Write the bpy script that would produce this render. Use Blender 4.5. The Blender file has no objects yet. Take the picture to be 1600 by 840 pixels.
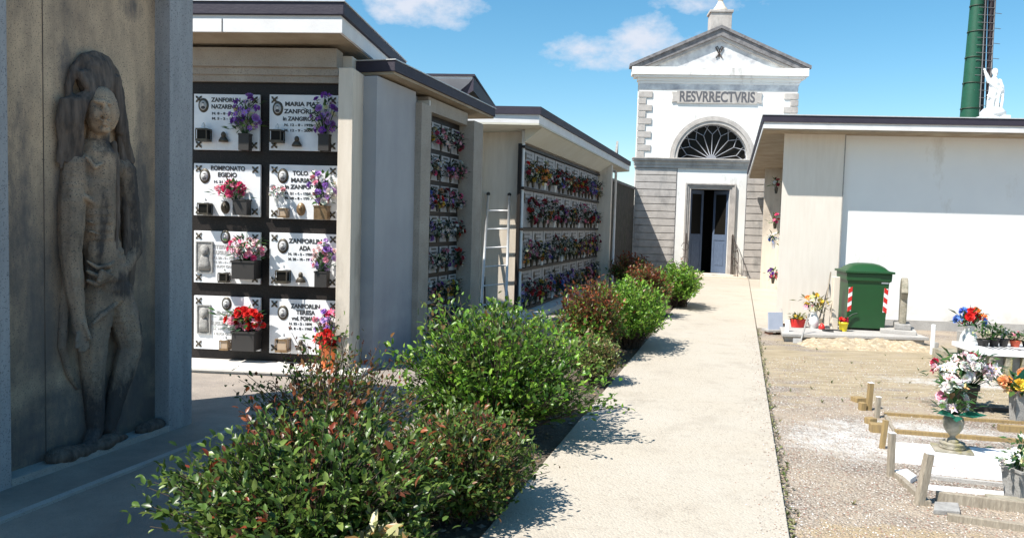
import bpy, math, random
import numpy as np
from mathutils import Vector, Matrix, Euler
rnd = random.Random(7)
R = math.radians
scene = bpy.context.scene
# ---------------------------------------------------------------- camera
FPX, PITCH, ROLL, EYE = 1200.0, R(3.43), R(1.6), 1.6
cp, sp, cr, sr = math.cos(PITCH), math.sin(PITCH), math.cos(ROLL), math.sin(ROLL)
FWD = Vector((0, cp, -sp)); R0 = Vector((1, 0, 0)); U0 = Vector((0, sp, cp))
UPV = U0 * cr - R0 * sr; RGT = R0 * cr + U0 * sr
cam_data = bpy.data.cameras.new('camera')
cam_data.sensor_width = 36; cam_data.lens = 36 * FPX / 1600; cam_data.clip_end = 3000; cam_data.clip_start = 0.05
cam = bpy.data.objects.new('camera', cam_data); scene.collection.objects.link(cam)
cam.matrix_world = Matrix(((RGT.x, UPV.x, -FWD.x, 0), (RGT.y, UPV.y, -FWD.y, 0), (RGT.z, UPV.z, -FWD.z, EYE), (0, 0, 0, 1)))
scene.camera = cam

def ray(px, py):                       # direction of a point of the picture (1600 x 840)
    return FWD + RGT * ((px - 800) / FPX) + UPV * ((420 - py) / FPX)
def G(px, py, z=0.0):                  # its place on the level z
    d = ray(px, py); t = (z - EYE) / d.z
    return Vector((d.x * t, d.y * t, z))
def D(px, py, Y):                      # its place at the distance Y
    d = ray(px, py); t = Y / d.y
    return Vector((d.x * t, Y, EYE + d.z * t))

# ---------------------------------------------------------------- light
SUN_A, SUN_E = R(34), R(55)            # shadows fall towards +X, turned by SUN_A to +Y
world = bpy.data.worlds.new('World'); scene.world = world; world.use_nodes = True
wn, wl = world.node_tree.nodes, world.node_tree.links
wn.clear()
w_out = wn.new('ShaderNodeOutputWorld'); bg = wn.new('ShaderNodeBackground')
sky = wn.new('ShaderNodeTexSky'); sky.sky_type = 'NISHITA'; sky.sun_disc = False
sky.sun_elevation = SUN_E
sky.sun_rotation = math.atan2(-math.cos(SUN_A), -math.sin(SUN_A))
sky.air_density = 1.0; sky.dust_density = 0.4; sky.ozone_density = 2.5
SKY_STRENGTH = 0.066
bg.inputs['Strength'].default_value = SKY_STRENGTH
hsv = wn.new('ShaderNodeHueSaturation'); hsv.inputs['Saturation'].default_value = 1.27; hsv.inputs['Hue'].default_value = 0.484; hsv.inputs['Value'].default_value = 1.42
wl.new(sky.outputs[0], hsv.inputs['Color'])
def wmath(op, a, b=None, c=None, clamp=False):
    n = wn.new('ShaderNodeMath'); n.operation = op; n.use_clamp = clamp
    for i, v in enumerate((a, b, c)):
        if v is None: continue
        if isinstance(v, (int, float)): n.inputs[i].default_value = v
        else: wl.new(v, n.inputs[i])
    return n.outputs[0]
tc = wn.new('ShaderNodeTexCoord'); sx = wn.new('ShaderNodeSeparateXYZ'); wl.new(tc.outputs['Generated'], sx.inputs[0])
yy = wmath('MAXIMUM', sx.outputs[1], 0.05)
cu = wmath('DIVIDE', sx.outputs[0], yy); cv = wmath('DIVIDE', sx.outputs[2], yy)
comb = wn.new('ShaderNodeCombineXYZ'); wl.new(cu, comb.inputs[0]); wl.new(wmath('MULTIPLY', cv, 1.5), comb.inputs[1])
nz = wn.new('ShaderNodeTexNoise'); nz.inputs['Scale'].default_value = 15; nz.inputs['Detail'].default_value = 10; nz.inputs['Roughness'].default_value = 0.62
wl.new(comb.outputs[0], nz.inputs['Vector'])
nz2 = wn.new('ShaderNodeTexNoise'); nz2.inputs['Scale'].default_value = 6; nz2.inputs['Detail'].default_value = 3
wl.new(comb.outputs[0], nz2.inputs['Vector'])
total = None
CLOUDS = [(670, 2, 92, 46, 1.0), (602, 18, 30, 18, .7), (930, 84, 88, 27, 1.0), (1012, 60, 62, 35, 1.0), (1045, 70, 60, 26, .9), (1115, 0, 85, 20, .75),
          (300, -260, 200, 60, 1.0), (1900, -120, 220, 70, .9), (2400, 60, 200, 40, .8), (-500, 80, 240, 60, .9)]
for (px, py, rx, ry, k) in CLOUDS:
    d = ray(px, py); u0, v0 = d.x / d.y, d.z / d.y
    a = wmath('DIVIDE', wmath('SUBTRACT', cu, u0), rx / FPX); b = wmath('DIVIDE', wmath('SUBTRACT', cv, v0), ry / FPX)
    r2 = wmath('ADD', wmath('MULTIPLY', a, a), wmath('MULTIPLY', b, b))
    m = wmath('MULTIPLY', wmath('SUBTRACT', 1.0, r2), k)
    total = m if total is None else wmath('MAXIMUM', total, m)
dens = wmath('ADD', wmath('ADD', wmath('MULTIPLY', total, 0.8), 0.12), wmath('MULTIPLY', wmath('SUBTRACT', nz.outputs[0], 0.53), 3.4))
dens = wmath('ADD', dens, wmath('MULTIPLY', wmath('SUBTRACT', nz2.outputs[0], 0.5), 0.8))
dens = wmath('MULTIPLY', wmath('SMOOTH_MIN', wmath('MAXIMUM', dens, 0.0), 0.95, 0.25), 1.0, clamp=True)
mix = wn.new('ShaderNodeMix'); mix.data_type = 'RGBA'
wl.new(dens, mix.inputs['Factor']); wl.new(hsv.outputs[0], mix.inputs['A']); mix.inputs['B'].default_value = (6.6, 7.0, 7.9, 1)
wl.new(mix.outputs['Result'], bg.inputs['Color']); wl.new(bg.outputs[0], w_out.inputs[0])
sd = bpy.data.lights.new('sun', 'SUN'); sd.energy = 5.0; sd.angle = R(0.53); sd.color = (1.0, 0.955, 0.88)
so = bpy.data.objects.new('sun', sd); scene.collection.objects.link(so)
tosun = Vector((-math.cos(SUN_A) * math.cos(SUN_E), -math.sin(SUN_A) * math.cos(SUN_E), math.sin(SUN_E)))
so.rotation_euler = tosun.to_track_quat('Z', 'Y').to_euler()
vs = scene.view_settings
scene.display_settings.display_device = 'sRGB'
vs.view_transform = 'Standard'; vs.look = 'None'; vs.exposure = 0.85; vs.gamma = 1.0; vs.use_curve_mapping = False
scene.cycles.max_bounces = 7; scene.cycles.transparent_max_bounces = 6
scene.cycles.use_denoising = True

# ---------------------------------------------------------------- materials
MATS = {}
def mat(name, col, rough=0.8, col2=None, scale=6.0, contrast=1.0, stretch=(1, 1, 1), bump=0.0, bscale=60.0, detail=6, dirt=None, dirt_scale=1.2, dirt_amt=0.5,
        metal=0.0, attr=False, spec=0.5, trans=0.0, speck=None, coat=0.0, voro=None, emit=None, wobj=False, base_dirt_shade=None):
    m = bpy.data.materials.new(name); m.use_nodes = True
    n, l = m.node_tree.nodes, m.node_tree.links
    b = n['Principled BSDF']; b.inputs['Roughness'].default_value = rough; b.inputs['Metallic'].default_value = metal
    b.inputs['Specular IOR Level'].default_value = spec
    if coat: b.inputs['Coat Weight'].default_value = coat
    def rgb(c): return (c[0], c[1], c[2], 1)
    def mixc(f, A, B, mode='MIX'):
        x = n.new('ShaderNodeMix'); x.data_type = 'RGBA'; x.blend_type = mode
        if isinstance(f, float): x.inputs['Factor'].default_value = f
        else: l.new(f, x.inputs['Factor'])
        for k, v in (('A', A), ('B', B)):
            if isinstance(v, tuple): x.inputs[k].default_value = rgb(v)
            else: l.new(v, x.inputs[k])
        return x.outputs['Result']
    def ramp(src, a, bb):
        r = n.new('ShaderNodeMapRange'); r.inputs['From Min'].default_value = a; r.inputs['From Max'].default_value = bb; r.clamp = True
        l.new(src, r.inputs['Value']); return r.outputs[0]
    def noise(sc, det=6, st=(1, 1, 1), ro=0.6):
        t = n.new('ShaderNodeTexCoord'); mp = n.new('ShaderNodeMapping'); mp.inputs['Scale'].default_value = st
        if wobj:
            g = n.new('ShaderNodeNewGeometry'); l.new(g.outputs['Position'], mp.inputs['Vector'])
        else: l.new(t.outputs['Object'], mp.inputs['Vector'])
        x = n.new('ShaderNodeTexNoise'); x.inputs['Scale'].default_value = sc; x.inputs['Detail'].default_value = det; x.inputs['Roughness'].default_value = ro
        l.new(mp.outputs[0], x.inputs['Vector']); return x.outputs[0], mp.outputs[0]
    cur = rgb(col)[:3]
    if attr:
        a = n.new('ShaderNodeAttribute'); a.attribute_name = 'Col'; cur = a.outputs['Color']
    if col2 is not None:
        f, _ = noise(scale, detail, stretch); cur = mixc(ramp(f, 0.5 - 0.25 / contrast, 0.5 + 0.25 / contrast), cur, tuple(col2))
    if voro is not None:
        sc, c2, thr = voro
        _, mp = noise(1)
        v = n.new('ShaderNodeTexVoronoi'); v.inputs['Scale'].default_value = sc; l.new(mp, v.inputs['Vector'])
        hs = n.new('ShaderNodeSeparateColor'); l.new(v.outputs['Color'], hs.inputs[0])
        cur = mixc(ramp(hs.outputs[0], thr, thr + 0.25), cur, tuple(c2))
        cur = mixc(ramp(hs.outputs[1], 0.0, 1.0), cur, mixc(0.35, cur, (0.08, 0.07, 0.06)))
    if speck is not None:
        sc, c2, th = speck
        f, _ = noise(sc, 2, (1, 1, 1), 0.5); cur = mixc(ramp(f, th, th + 0.06), cur, tuple(c2))
    if dirt is not None:
        f, _ = noise(dirt_scale, 8, (1, 1, 0.45), 0.68)
        f2 = ramp(f, 0.62 - dirt_amt * 0.3, 0.72)
        cur = mixc(f2, cur, tuple(dirt))
    if base_dirt_shade is not None:
        z0, z1, c3 = base_dirt_shade
        g = n.new('ShaderNodeNewGeometry'); s = n.new('ShaderNodeSeparateXYZ'); l.new(g.outputs['Position'], s.inputs[0])
        f, _ = noise(3.0, 6)
        mm = n.new('ShaderNodeMath'); mm.operation = 'MULTIPLY'; l.new(ramp(s.outputs[2], z1, z0), mm.inputs[0]); l.new(ramp(f, 0.3, 0.6), mm.inputs[1])
        cur = mixc(mm.outputs[0], cur, tuple(c3))
    if isinstance(cur, tuple): b.inputs['Base Color'].default_value = rgb(cur)
    else: l.new(cur, b.inputs['Base Color'])
    if bump:
        f, _ = noise(bscale, 5, stretch)
        bp = n.new('ShaderNodeBump'); bp.inputs['Strength'].default_value = min(1, bump); bp.inputs['Distance'].default_value = 0.02
        l.new(f, bp.inputs['Height']); l.new(bp.outputs[0], b.inputs['Normal'])
    if trans:
        tr = n.new('ShaderNodeBsdfTranslucent'); ms = n.new('ShaderNodeMixShader'); ms.inputs[0].default_value = trans
        if isinstance(cur, tuple): tr.inputs[0].default_value = rgb(cur)
        else: l.new(cur, tr.inputs[0])
        l.new(b.outputs[0], ms.inputs[1]); l.new(tr.outputs[0], ms.inputs[2]); l.new(ms.outputs[0], n['Material Output'].inputs[0])
    MATS[name] = m
    return m
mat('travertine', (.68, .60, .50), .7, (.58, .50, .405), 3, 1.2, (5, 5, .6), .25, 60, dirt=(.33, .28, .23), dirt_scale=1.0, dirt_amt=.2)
mat('travertine_light', (.74, .68, .60), .7, (.66, .595, .515), 3, 1.0, (5, 5, .6), .2, 60)
mat('travertine_grey', (.40, .39, .38), .75, (.27, .26, .26), 5, 1.2, (3, 3, .5), .3, 50, speck=(90, (.17, .17, .18), .60))
mat('plaster_white', (.80, .80, .78), .85, (.74, .74, .73), 1.5, 1, (1, 1, 1), .15, 120, dirt=(.60, .57, .52), dirt_scale=1.3, dirt_amt=.12, base_dirt_shade=(0, .55, (.5, .45, .38)))
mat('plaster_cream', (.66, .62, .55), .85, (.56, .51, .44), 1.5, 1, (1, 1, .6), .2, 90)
mat('plaster_chapel', (.80, .80, .77), .88, (.70, .69, .66), 1.1, 1.2, (1, 1, 1), .25, 60, dirt=(.38, .36, .34), dirt_scale=1.9, dirt_amt=.22, base_dirt_shade=(0, .9, (.45, .41, .36)))
mat('chapel_stone', (.50, .465, .43), .85, (.38, .35, .325), 4, 1.4, (1, 1, 1), .4, 60, dirt=(.22, .21, .20), dirt_scale=2.2, dirt_amt=.35)
mat('chapel_dark', (.25, .24, .24), .85, (.11, .105, .11), 6, 1.4, (1, 1, 1), .5, 50)
mat('chapel_grime_shadow', (.76, .76, .74), .88, (.36, .36, .38), 2.6, 1.5, (1, 1, 1), .25, 60)  # grey blotches: pediment grime, and cornice shadow put into the frieze
mat('roof_felt', (.022, .017, .032), .65, (.032, .026, .042), 9, 1, bump=.2, bscale=40)
mat('fascia_white', (.72, .71, .70), .7, (.62, .60, .59), 5, 1.2, (1, 1, 1), .1, 90, speck=(150, (.45, .42, .40), .66))
mat('soffit', (.40, .33, .24), .9, (.27, .20, .13), 2.2, 1.3, (1, 1, 1), .3, 60, dirt=(.26, .20, .14), dirt_scale=2.6, dirt_amt=.25)
mat('travertine_shade', (.38, .34, .29), .8, (.28, .24, .20), 3, 1.2, (1, 1, 1), .3, 60, speck=(90, (.2, .17, .15), .6))  # darker travertine copy; the shade under the canopies is in its colour
mat('soffit_pale', (.60, .58, .50), .9, (.52, .49, .40), 2.2, 1.0, (1, 1, 1), .3, 60)
mat('granite', (.022, .017, .015), .5, (.010, .008, .007), 60, 1.5, spec=.25, speck=(220, (.07, .055, .05), .64))
mat('marble', (.80, .80, .80), .35, (.68, .69, .71), 5, 1.6, (1, 1, 1), .02, 60, spec=.5, dirt=(.58, .58, .60), dirt_scale=2.6, dirt_amt=.15)
mat('plaster_grey_shade', (.42, .42, .43), .85, (.30, .30, .32), 1.5, 1, (1, 1, .6), .2, 90, base_dirt_shade=(0, 1.3, (.22, .22, .25)))  # grey plaster darkened for its shade, deeper towards the bottom
mat('marble_shade', (.40, .40, .41), .5, (.22, .22, .23), 9, 1.3, bump=.05)  # darker marble copy with the canopy's shade in its colour
mat('marble_warm', (.72, .69, .64), .5, (.6, .57, .53), 6, 1.3, bump=.05)
mat('concrete', (.44, .42, .39), .9, (.34, .32, .30), 4, 1.2, (1, 1, 1), .35, 70, speck=(160, (.22, .21, .2), .60))
mat('lettering', (.035, .035, .035), .5)
mat('carved_lettering', (.10, .10, .11), .8)
mat('dark_steel', (.20, .20, .21), .6, (.1, .1, .1), 20, 1)
mat('window_bar', (.30, .31, .34), .7, (.2, .2, .22), 20, 1)
mat('lettering_faint', (.42, .41, .40), .5)
mat('bronze', (.055, .045, .035), .45, (.10, .085, .06), 30, 1, metal=.5)
mat('bronze_light', (.30, .20, .11), .4, (.16, .10, .05), 30, 1, metal=.5)
mat('iron', (.03, .03, .032), .6, (.09, .06, .045), 20, 1, metal=.4)
mat('alu', (.66, .66, .66), .45, (.5, .5, .5), 20, 1, metal=.3)
mat('relief_panel', (.78, .57, .38), .9, (.56, .40, .27), 2.0, 1.2, (3.2, 3.2, .3), .35, 50, speck=(120, (.11, .09, .08), .60), dirt=(.10, .085, .08), dirt_scale=1.7, dirt_amt=.75, base_dirt_shade=(0.3, 2.4, (.12, .10, .09)))
mat('relief_stone', (.56, .40, .27), .9, (.34, .25, .18), 4.0, 1.3, (1.4, 1.4, .5), .4, 60, speck=(110, (.10, .09, .08), .60), dirt=(.03, .026, .026), dirt_scale=3.4, dirt_amt=.85, base_dirt_shade=(0.1, 1.9, (.13, .11, .10)))
mat('relief_dark', (.04, .034, .032), .9, (.20, .15, .12), 7.0, 1.2, (4, 4, .5), 1.0, 16)
mat('pillar_blue', (.38, .38, .39), .8, (.28, .28, .29), 5, 1.2, (3, 3, .5), .3, 60, speck=(120, (.17, .17, .18), .60))
mat('leaf', (.05, .1, .03), .36, attr=True, trans=.36, spec=.42)
mat('bark', (.10, .07, .05), .9, (.06, .045, .03), 30, 1, bump=.4)
mat('petal', (.5, .1, .1), .6, attr=True, trans=.15)
mat('soil', (.12, .095, .07), .95, (.07, .055, .04), 14, 1.3, bump=.9, bscale=40, speck=(60, (.25, .21, .17), .63), wobj=True)
mat('bin_green', (.008, .065, .017), .42, (.010, .055, .016), 8, 1, spec=.5)
mat('bin_dark', (.01, .03, .015), .6)
mat('red', (.55, .02, .015), .45); mat('white_paint', (.8, .8, .8), .5); mat('yellow', (.80, .62, .02), .4); mat('orange', (.7, .16, .03), .5)
mat('rubber', (.02, .02, .02), .8)
mat('ceramic', (.72, .72, .70), .25, (.6, .6, .58), 12, 1, coat=.3)
mat('stone_grey', (.36, .35, .33), .85, (.22, .21, .20), 14, 1.3, bump=.4, bscale=60)
mat('stone_moss', (.38, .34, .27), .85, (.15, .14, .10), 12, 1.3, bump=.6, bscale=50, dirt=(.28, .24, .05), dirt_scale=7, dirt_amt=.25)
mat('wood_grey', (.40, .345, .27), .85, (.22, .185, .14), 8, 1.2, (8, 8, 1), .5, 30)
mat('wood_yellow', (.36, .25, .10), .85, (.22, .155, .08), 8, 1.2, (8, 8, 1), .4, 30)
mat('wood_blue', (.06, .085, .14), .6, (.11, .15, .22), 10, 1.2, (6, 6, .6), .3, 40)
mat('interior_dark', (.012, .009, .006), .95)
mat('glass_dark', (.010, .009, .007), .5, spec=.12)
mat('lantern_glass', (.55, .42, .3), .3, trans=.3)
mat('pot_red', (.45, .07, .03), .6); mat('pot_dark', (.025, .022, .02), .6)
mat('blue_grey', (.36, .39, .46), .6, (.30, .33, .4), 10, 1)
mat('mast_green', (.007, .085, .045), .55, (.006, .06, .03), 8, 1)
mat('cable_dark', (.015, .008, .012), .6)
mat('tile_red', (.42, .22, .15), .85, (.26, .15, .11), 10, 1.3, bump=.5, bscale=30)
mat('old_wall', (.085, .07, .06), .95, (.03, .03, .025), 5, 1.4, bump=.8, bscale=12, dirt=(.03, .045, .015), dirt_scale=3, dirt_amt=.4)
mat('dirt', (.44, .35, .23), .95, (.36, .28, .18), 9, 1.2, bump=.9, bscale=22, voro=(30, (.55, .45, .32), .6))
mat('pebble', (.4, .37, .33), .8, attr=True, bump=.2)
mat('white_gravel', (.74, .72, .70), .9, (.55, .53, .52), 60, 1.3, bump=.9, bscale=90, voro=(55, (.78, .77, .76), .5))

def ground_material(name, kind):
    m = bpy.data.materials.new(name); m.use_nodes = True
    n, l = m.node_tree.nodes, m.node_tree.links
    b = n['Principled BSDF']; b.inputs['Roughness'].default_value = .92
    g = n.new('ShaderNodeNewGeometry'); P = g.outputs['Position']
    def M(op, a, c=None, clamp=False):
        x = n.new('ShaderNodeMath'); x.operation = op; x.use_clamp = clamp
        for i, v in enumerate((a, c)):
            if v is None: continue
            if isinstance(v, (int, float)): x.inputs[i].default_value = v
            else: l.new(v, x.inputs[i])
        return x.outputs[0]
    def noise(sc, det=5, ro=.6, st=(1, 1, 1)):
        mp = n.new('ShaderNodeMapping'); mp.inputs['Scale'].default_value = st; l.new(P, mp.inputs['Vector'])
        x = n.new('ShaderNodeTexNoise'); x.inputs['Scale'].default_value = sc; x.inputs['Detail'].default_value = det; x.inputs['Roughness'].default_value = ro
        l.new(mp.outputs[0], x.inputs['Vector']); return x.outputs[0]
    def rmp(s, a, c):
        r = n.new('ShaderNodeMapRange'); r.inputs['From Min'].default_value = a; r.inputs['From Max'].default_value = c; r.clamp = True; l.new(s, r.inputs['Value']); return r.outputs[0]
    def mx(f, A, B):
        x = n.new('ShaderNodeMix'); x.data_type = 'RGBA'
        if isinstance(f, float): x.inputs['Factor'].default_value = f
        else: l.new(f, x.inputs['Factor'])
        for k, v in (('A', A), ('B', B)):
            if isinstance(v, tuple): x.inputs[k].default_value = (*v, 1)
            else: l.new(v, x.inputs[k])
        return x.outputs['Result']
    def voro(sc):
        v = n.new('ShaderNodeTexVoronoi'); v.inputs['Scale'].default_value = sc; l.new(P, v.inputs['Vector']); return v
    def blob(cx, cy, rx, ry, rot=0.0):
        s = n.new('ShaderNodeSeparateXYZ'); l.new(P, s.inputs[0])
        dx, dy = M('SUBTRACT', s.outputs[0], cx), M('SUBTRACT', s.outputs[1], cy)
        c, q = math.cos(rot), math.sin(rot)
        a = M('DIVIDE', M('ADD', M('MULTIPLY', dx, c), M('MULTIPLY', dy, q)), rx)
        d = M('DIVIDE', M('SUBTRACT', M('MULTIPLY', dy, c), M('MULTIPLY', dx, q)), ry)
        return M('SUBTRACT', 1.0, M('ADD', M('MULTIPLY', a, a), M('MULTIPLY', d, d)))
    if kind == 'gravel':
        v = voro(68); sc_ = n.new('ShaderNodeSeparateColor'); l.new(v.outputs['Color'], sc_.inputs[0])
        stone = mx(sc_.outputs[0], (.29, .25, .21), (.45, .405, .355))
        stone = mx(rmp(sc_.outputs[1], .84, .9), stone, (.54, .49, .44))
        stone = mx(rmp(sc_.outputs[2], .82, .9), stone, (.22, .12, .085))
        stone = mx(rmp(v.outputs['Distance'], .35, .75), stone, (.16, .13, .10))
        base = mx(rmp(noise(1.1, 6), .42, .62), stone, mx(.75, stone, (.42, .34, .255)))
        # trodden earth between the graves and the building
        mud = blob(5.2, 8.8, 3.4, 2.5, R(-5))
        f = rmp(M('ADD', M('MULTIPLY', mud, .55), M('MULTIPLY', M('SUBTRACT', noise(2.2, 7, .65, (.6, 1.6, 1)), .48), 2.6)), .05, .4)
        base = mx(f, base, mx(rmp(noise(5, 6, .6, (.5, 2.4, 1)), .4, .62), (.42, .34, .23), (.31, .25, .155)))
        # spilled white gravel
        wh = M('MAXIMUM', blob(*G(1330, 690).xy, .62, .62), blob(*G(1420, 672).xy, 1.0, .36, R(-10)))
        wh = M('MAXIMUM', wh, blob(*G(1530, 600).xy, 1.2, .3, R(-10)))
        f = rmp(M('ADD', M('MULTIPLY', wh, .8), M('MULTIPLY', M('SUBTRACT', noise(7, 8, .75), .5), 3.2)), .1, .95)
        base = mx(f, base, mx(sc_.outputs[0], (.48, .45, .42), (.62, .60, .57)))
        ea = blob(*G(1420, 845).xy, .9, .28, R(-8))
        f = rmp(M('ADD', M('MULTIPLY', ea, .7), M('MULTIPLY', M('SUBTRACT', noise(6, 7, .7), .5), 2.0)), .25, .6)
        base = mx(f, base, (.37, .285, .18))
        h = M('ADD', M('MULTIPLY', M('SUBTRACT', 1.0, v.outputs['Distance']), .7), noise(25, 6))
        dist, st = .02, 1.0
    elif kind == 'path':
        v = voro(70); sc_ = n.new('ShaderNodeSeparateColor'); l.new(v.outputs['Color'], sc_.inputs[0])
        base = mx(sc_.outputs[0], (.385, .34, .275), (.42, .375, .31))
        base = mx(rmp(sc_.outputs[1], .90, .97), base, (.31, .27, .22))
        base = mx(rmp(noise(.9, 7, .65), .4, .65), base, mx(.5, base, (.44, .405, .35)))
        base = mx(M('MULTIPLY', rmp(noise(2.1, 9, .72), .52, .72), .6), base, (.27, .235, .19))
        h = M('ADD', M('MULTIPLY', v.outputs['Distance'], -.5), noise(60, 5)); dist, st = .008, .7
    else:
        base = mx(rmp(noise(2.2, 7, .65), .35, .65), (.33, .28, .235), (.22, .19, .165))
        base = mx(rmp(noise(120, 3), .58, .66), base, (.22, .19, .165))
        h = noise(80, 5); dist, st = .01, .8
    l.new(base, b.inputs['Base Color'])
    bp = n.new('ShaderNodeBump'); bp.inputs['Strength'].default_value = st; bp.inputs['Distance'].default_value = dist
    l.new(h, bp.inputs['Height']); l.new(bp.outputs[0], b.inputs['Normal'])
    MATS[name] = m
ground_material('gravel_ground', 'gravel'); ground_material('path_aggregate', 'path'); ground_material('yard_paving', 'yard')

# ---------------------------------------------------------------- mesh helpers
class MB:
    def __init__(s): s.v, s.f, s.c, s.sm = [], [], [], []; s.hascol = False
    def add(s, vs, fs, col=None, smooth=False, M=None):
        o = len(s.v)
        for p in vs:
            p = Vector(p)
            if M is not None: p = M @ p
            s.v.append(tuple(p))
        for f in fs:
            s.f.append(tuple(i + o for i in f)); s.c.append(col if col else (1, 1, 1)); s.sm.append(smooth)
        if col: s.hascol = True
        return s
    def box(s, x0, x1, y0, y1, z0, z1, col=None, M=None):
        if x0 > x1: x0, x1 = x1, x0
        if y0 > y1: y0, y1 = y1, y0
        if z0 > z1: z0, z1 = z1, z0
        v = [(x0, y0, z0), (x1, y0, z0), (x1, y1, z0), (x0, y1, z0), (x0, y0, z1), (x1, y0, z1), (x1, y1, z1), (x0, y1, z1)]
        return s.add(v, [(0, 3, 2, 1), (4, 5, 6, 7), (0, 1, 5, 4), (1, 2, 6, 5), (2, 3, 7, 6), (3, 0, 4, 7)], col, False, M)
    def prism(s, pts, z0, z1, col=None, ztop=None):       # plan polygon, counter-clockwise; ztop: heights of the bottom per vertex
        n = len(pts); zb = ztop if ztop else [z0] * n
        v = [(p[0], p[1], zb[i]) for i, p in enumerate(pts)] + [(p[0], p[1], z1) for p in pts]
        return s.add(v, [tuple(range(n - 1, -1, -1)), tuple(range(n, 2 * n))] + [(i, (i + 1) % n, n + (i + 1) % n, n + i) for i in range(n)], col)
    def xprism(s, pts, y0, y1, col=None, smooth=False):   # outline in x,z pulled along y
        n = len(pts)
        v = [(p[0], y0, p[1]) for p in pts] + [(p[0], y1, p[1]) for p in pts]
        return s.add(v, [tuple(range(n)), tuple(range(2 * n - 1, n - 1, -1))] + [(i, n + i, n + (i + 1) % n, (i + 1) % n) for i in range(n)], col, smooth)
    def tube(s, pts, r, seg=8, col=None, caps=True):
        pts = [Vector(p) for p in pts]; n = len(pts)
        rs = r if isinstance(r, (list, tuple)) else [r] * n
        vs = []
        for i, p in enumerate(pts):
            t = (pts[min(i + 1, n - 1)] - pts[max(i - 1, 0)]).normalized()
            a = t.cross(Vector((0, 0, 1)) if abs(t.z) < .9 else Vector((1, 0, 0))).normalized(); b = t.cross(a)
            for k in range(seg):
                q = 2 * math.pi * k / seg; vs.append(p + (a * math.cos(q) + b * math.sin(q)) * rs[i])
        fs = [(i * seg + k, i * seg + (k + 1) % seg, (i + 1) * seg + (k + 1) % seg, (i + 1) * seg + k) for i in range(n - 1) for k in range(seg)]
        if caps: fs += [tuple(range(seg)), tuple((n - 1) * seg + k for k in range(seg - 1, -1, -1))]
        return s.add(vs, fs, col, seg > 5)
    def lathe(s, prof, seg=20, col=None, M=None, sx=1, sy=1, caps=True, smooth=True, half=None):
        vs = []; full = half is None
        for (r, z) in prof:
            for k in range(seg):
                q = 2 * math.pi * k / seg; vs.append((r * math.cos(q) * sx, r * math.sin(q) * sy, z))
        n = len(prof)
        fs = [(i * seg + k, i * seg + (k + 1) % seg, (i + 1) * seg + (k + 1) % seg, (i + 1) * seg + k) for i in range(n - 1) for k in range(seg)]
        if caps: fs += [tuple(range(seg - 1, -1, -1)), tuple((n - 1) * seg + k for k in range(seg))]
        return s.add(vs, fs, col, smooth, M)
    def ball(s, c, r, seg=10, rings=6, col=None, sc=(1, 1, 1), M=None):
        vs = []
        for i in range(rings + 1):
            t = math.pi * i / rings
            for k in range(seg):
                q = 2 * math.pi * k / seg
                vs.append((c[0] + r * sc[0] * math.sin(t) * math.cos(q), c[1] + r * sc[1] * math.sin(t) * math.sin(q), c[2] + r * sc[2] * math.cos(t)))
        fs = [(i * seg + k, (i + 1) * seg + k, (i + 1) * seg + (k + 1) % seg, i * seg + (k + 1) % seg) for i in range(rings) for k in range(seg)]
        return s.add(vs, fs, col, True, M)
    def mesh(s, name, material):
        me = bpy.data.meshes.new(name); me.from_pydata(s.v, [], s.f)
        me.polygons.foreach_set('use_smooth', s.sm)
        if s.hascol:
            a = me.color_attributes.new('Col', 'FLOAT_COLOR', 'CORNER'); arr = []
            for f, c in zip(s.f, s.c): arr += [c[0], c[1], c[2], 1.0] * len(f)
            a.data.foreach_set('color', arr)
        for m in (material if isinstance(material, (list, tuple)) else [material]): me.materials.append(MATS[m])
        me.update(); return me
COL = bpy.data.collections.new('scene_objects'); scene.collection.children.link(COL)
WM = {}
def place(o, parent, loc, rz, M=None):
    W = M if M is not None else Matrix.Translation(Vector(loc)) @ Matrix.Rotation(rz, 4, 'Z')
    if parent is not None:
        o.parent = parent; o.matrix_basis = WM[parent.name].inverted() @ W
    else: o.matrix_basis = W
    WM[o.name] = W
def obj(name, mb, material, parent=None, loc=None, rz=None, M=None, bevel=0, label=None):
    me = mb if isinstance(mb, bpy.types.Mesh) else mb.mesh(name, material)
    o = bpy.data.objects.new(name, me); COL.objects.link(o)
    if loc is None and M is None:
        W = WM[parent.name].copy() if parent is not None else Matrix.Identity(4)
        place(o, parent, None, None, W)
    else: place(o, parent, loc if loc is not None else (0, 0, 0), rz or 0.0, M)
    if bevel:
        b = o.modifiers.new('bevel', 'BEVEL'); b.width = bevel; b.segments = 2; b.limit_method = 'ANGLE'
    if label: o['label'] = label
    return o
def thing(name, label, cat, loc=(0, 0, 0), rz=0.0, group=None):
    o = bpy.data.objects.new(name, None); COL.objects.link(o); place(o, None, loc, rz)
    o['label'] = label; o['category'] = cat; o.empty_display_size = .1
    if group: o['group'] = group
    return o
def tag(o, label, cat, group=None):
    o['label'] = label; o['category'] = cat
    if group: o['group'] = group
    return o
def struct(o, label=None, kind='structure'):
    o['kind'] = kind
    if label: o['label'] = label
    return o
class Frame:                           # an upright plane: x along it, -y out of it
    def __init__(s, p, rz):
        s.o = Vector((p[0], p[1], 0)); s.rz = rz; s.M = Matrix.Translation(s.o) @ Matrix.Rotation(rz, 4, 'Z'); s.I = s.M.inverted()
    def px(s, x, y, off=0.0):          # a point of the picture on the plane y = off
        d = s.I.to_3x3() @ ray(x, y); e = s.I @ Vector((0, 0, EYE)); t = (off - e.y) / d.y
        q = e + d * t; return q.x, q.z
    def w(s, x, y, z): return s.M @ Vector((x, y, z))
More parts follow.
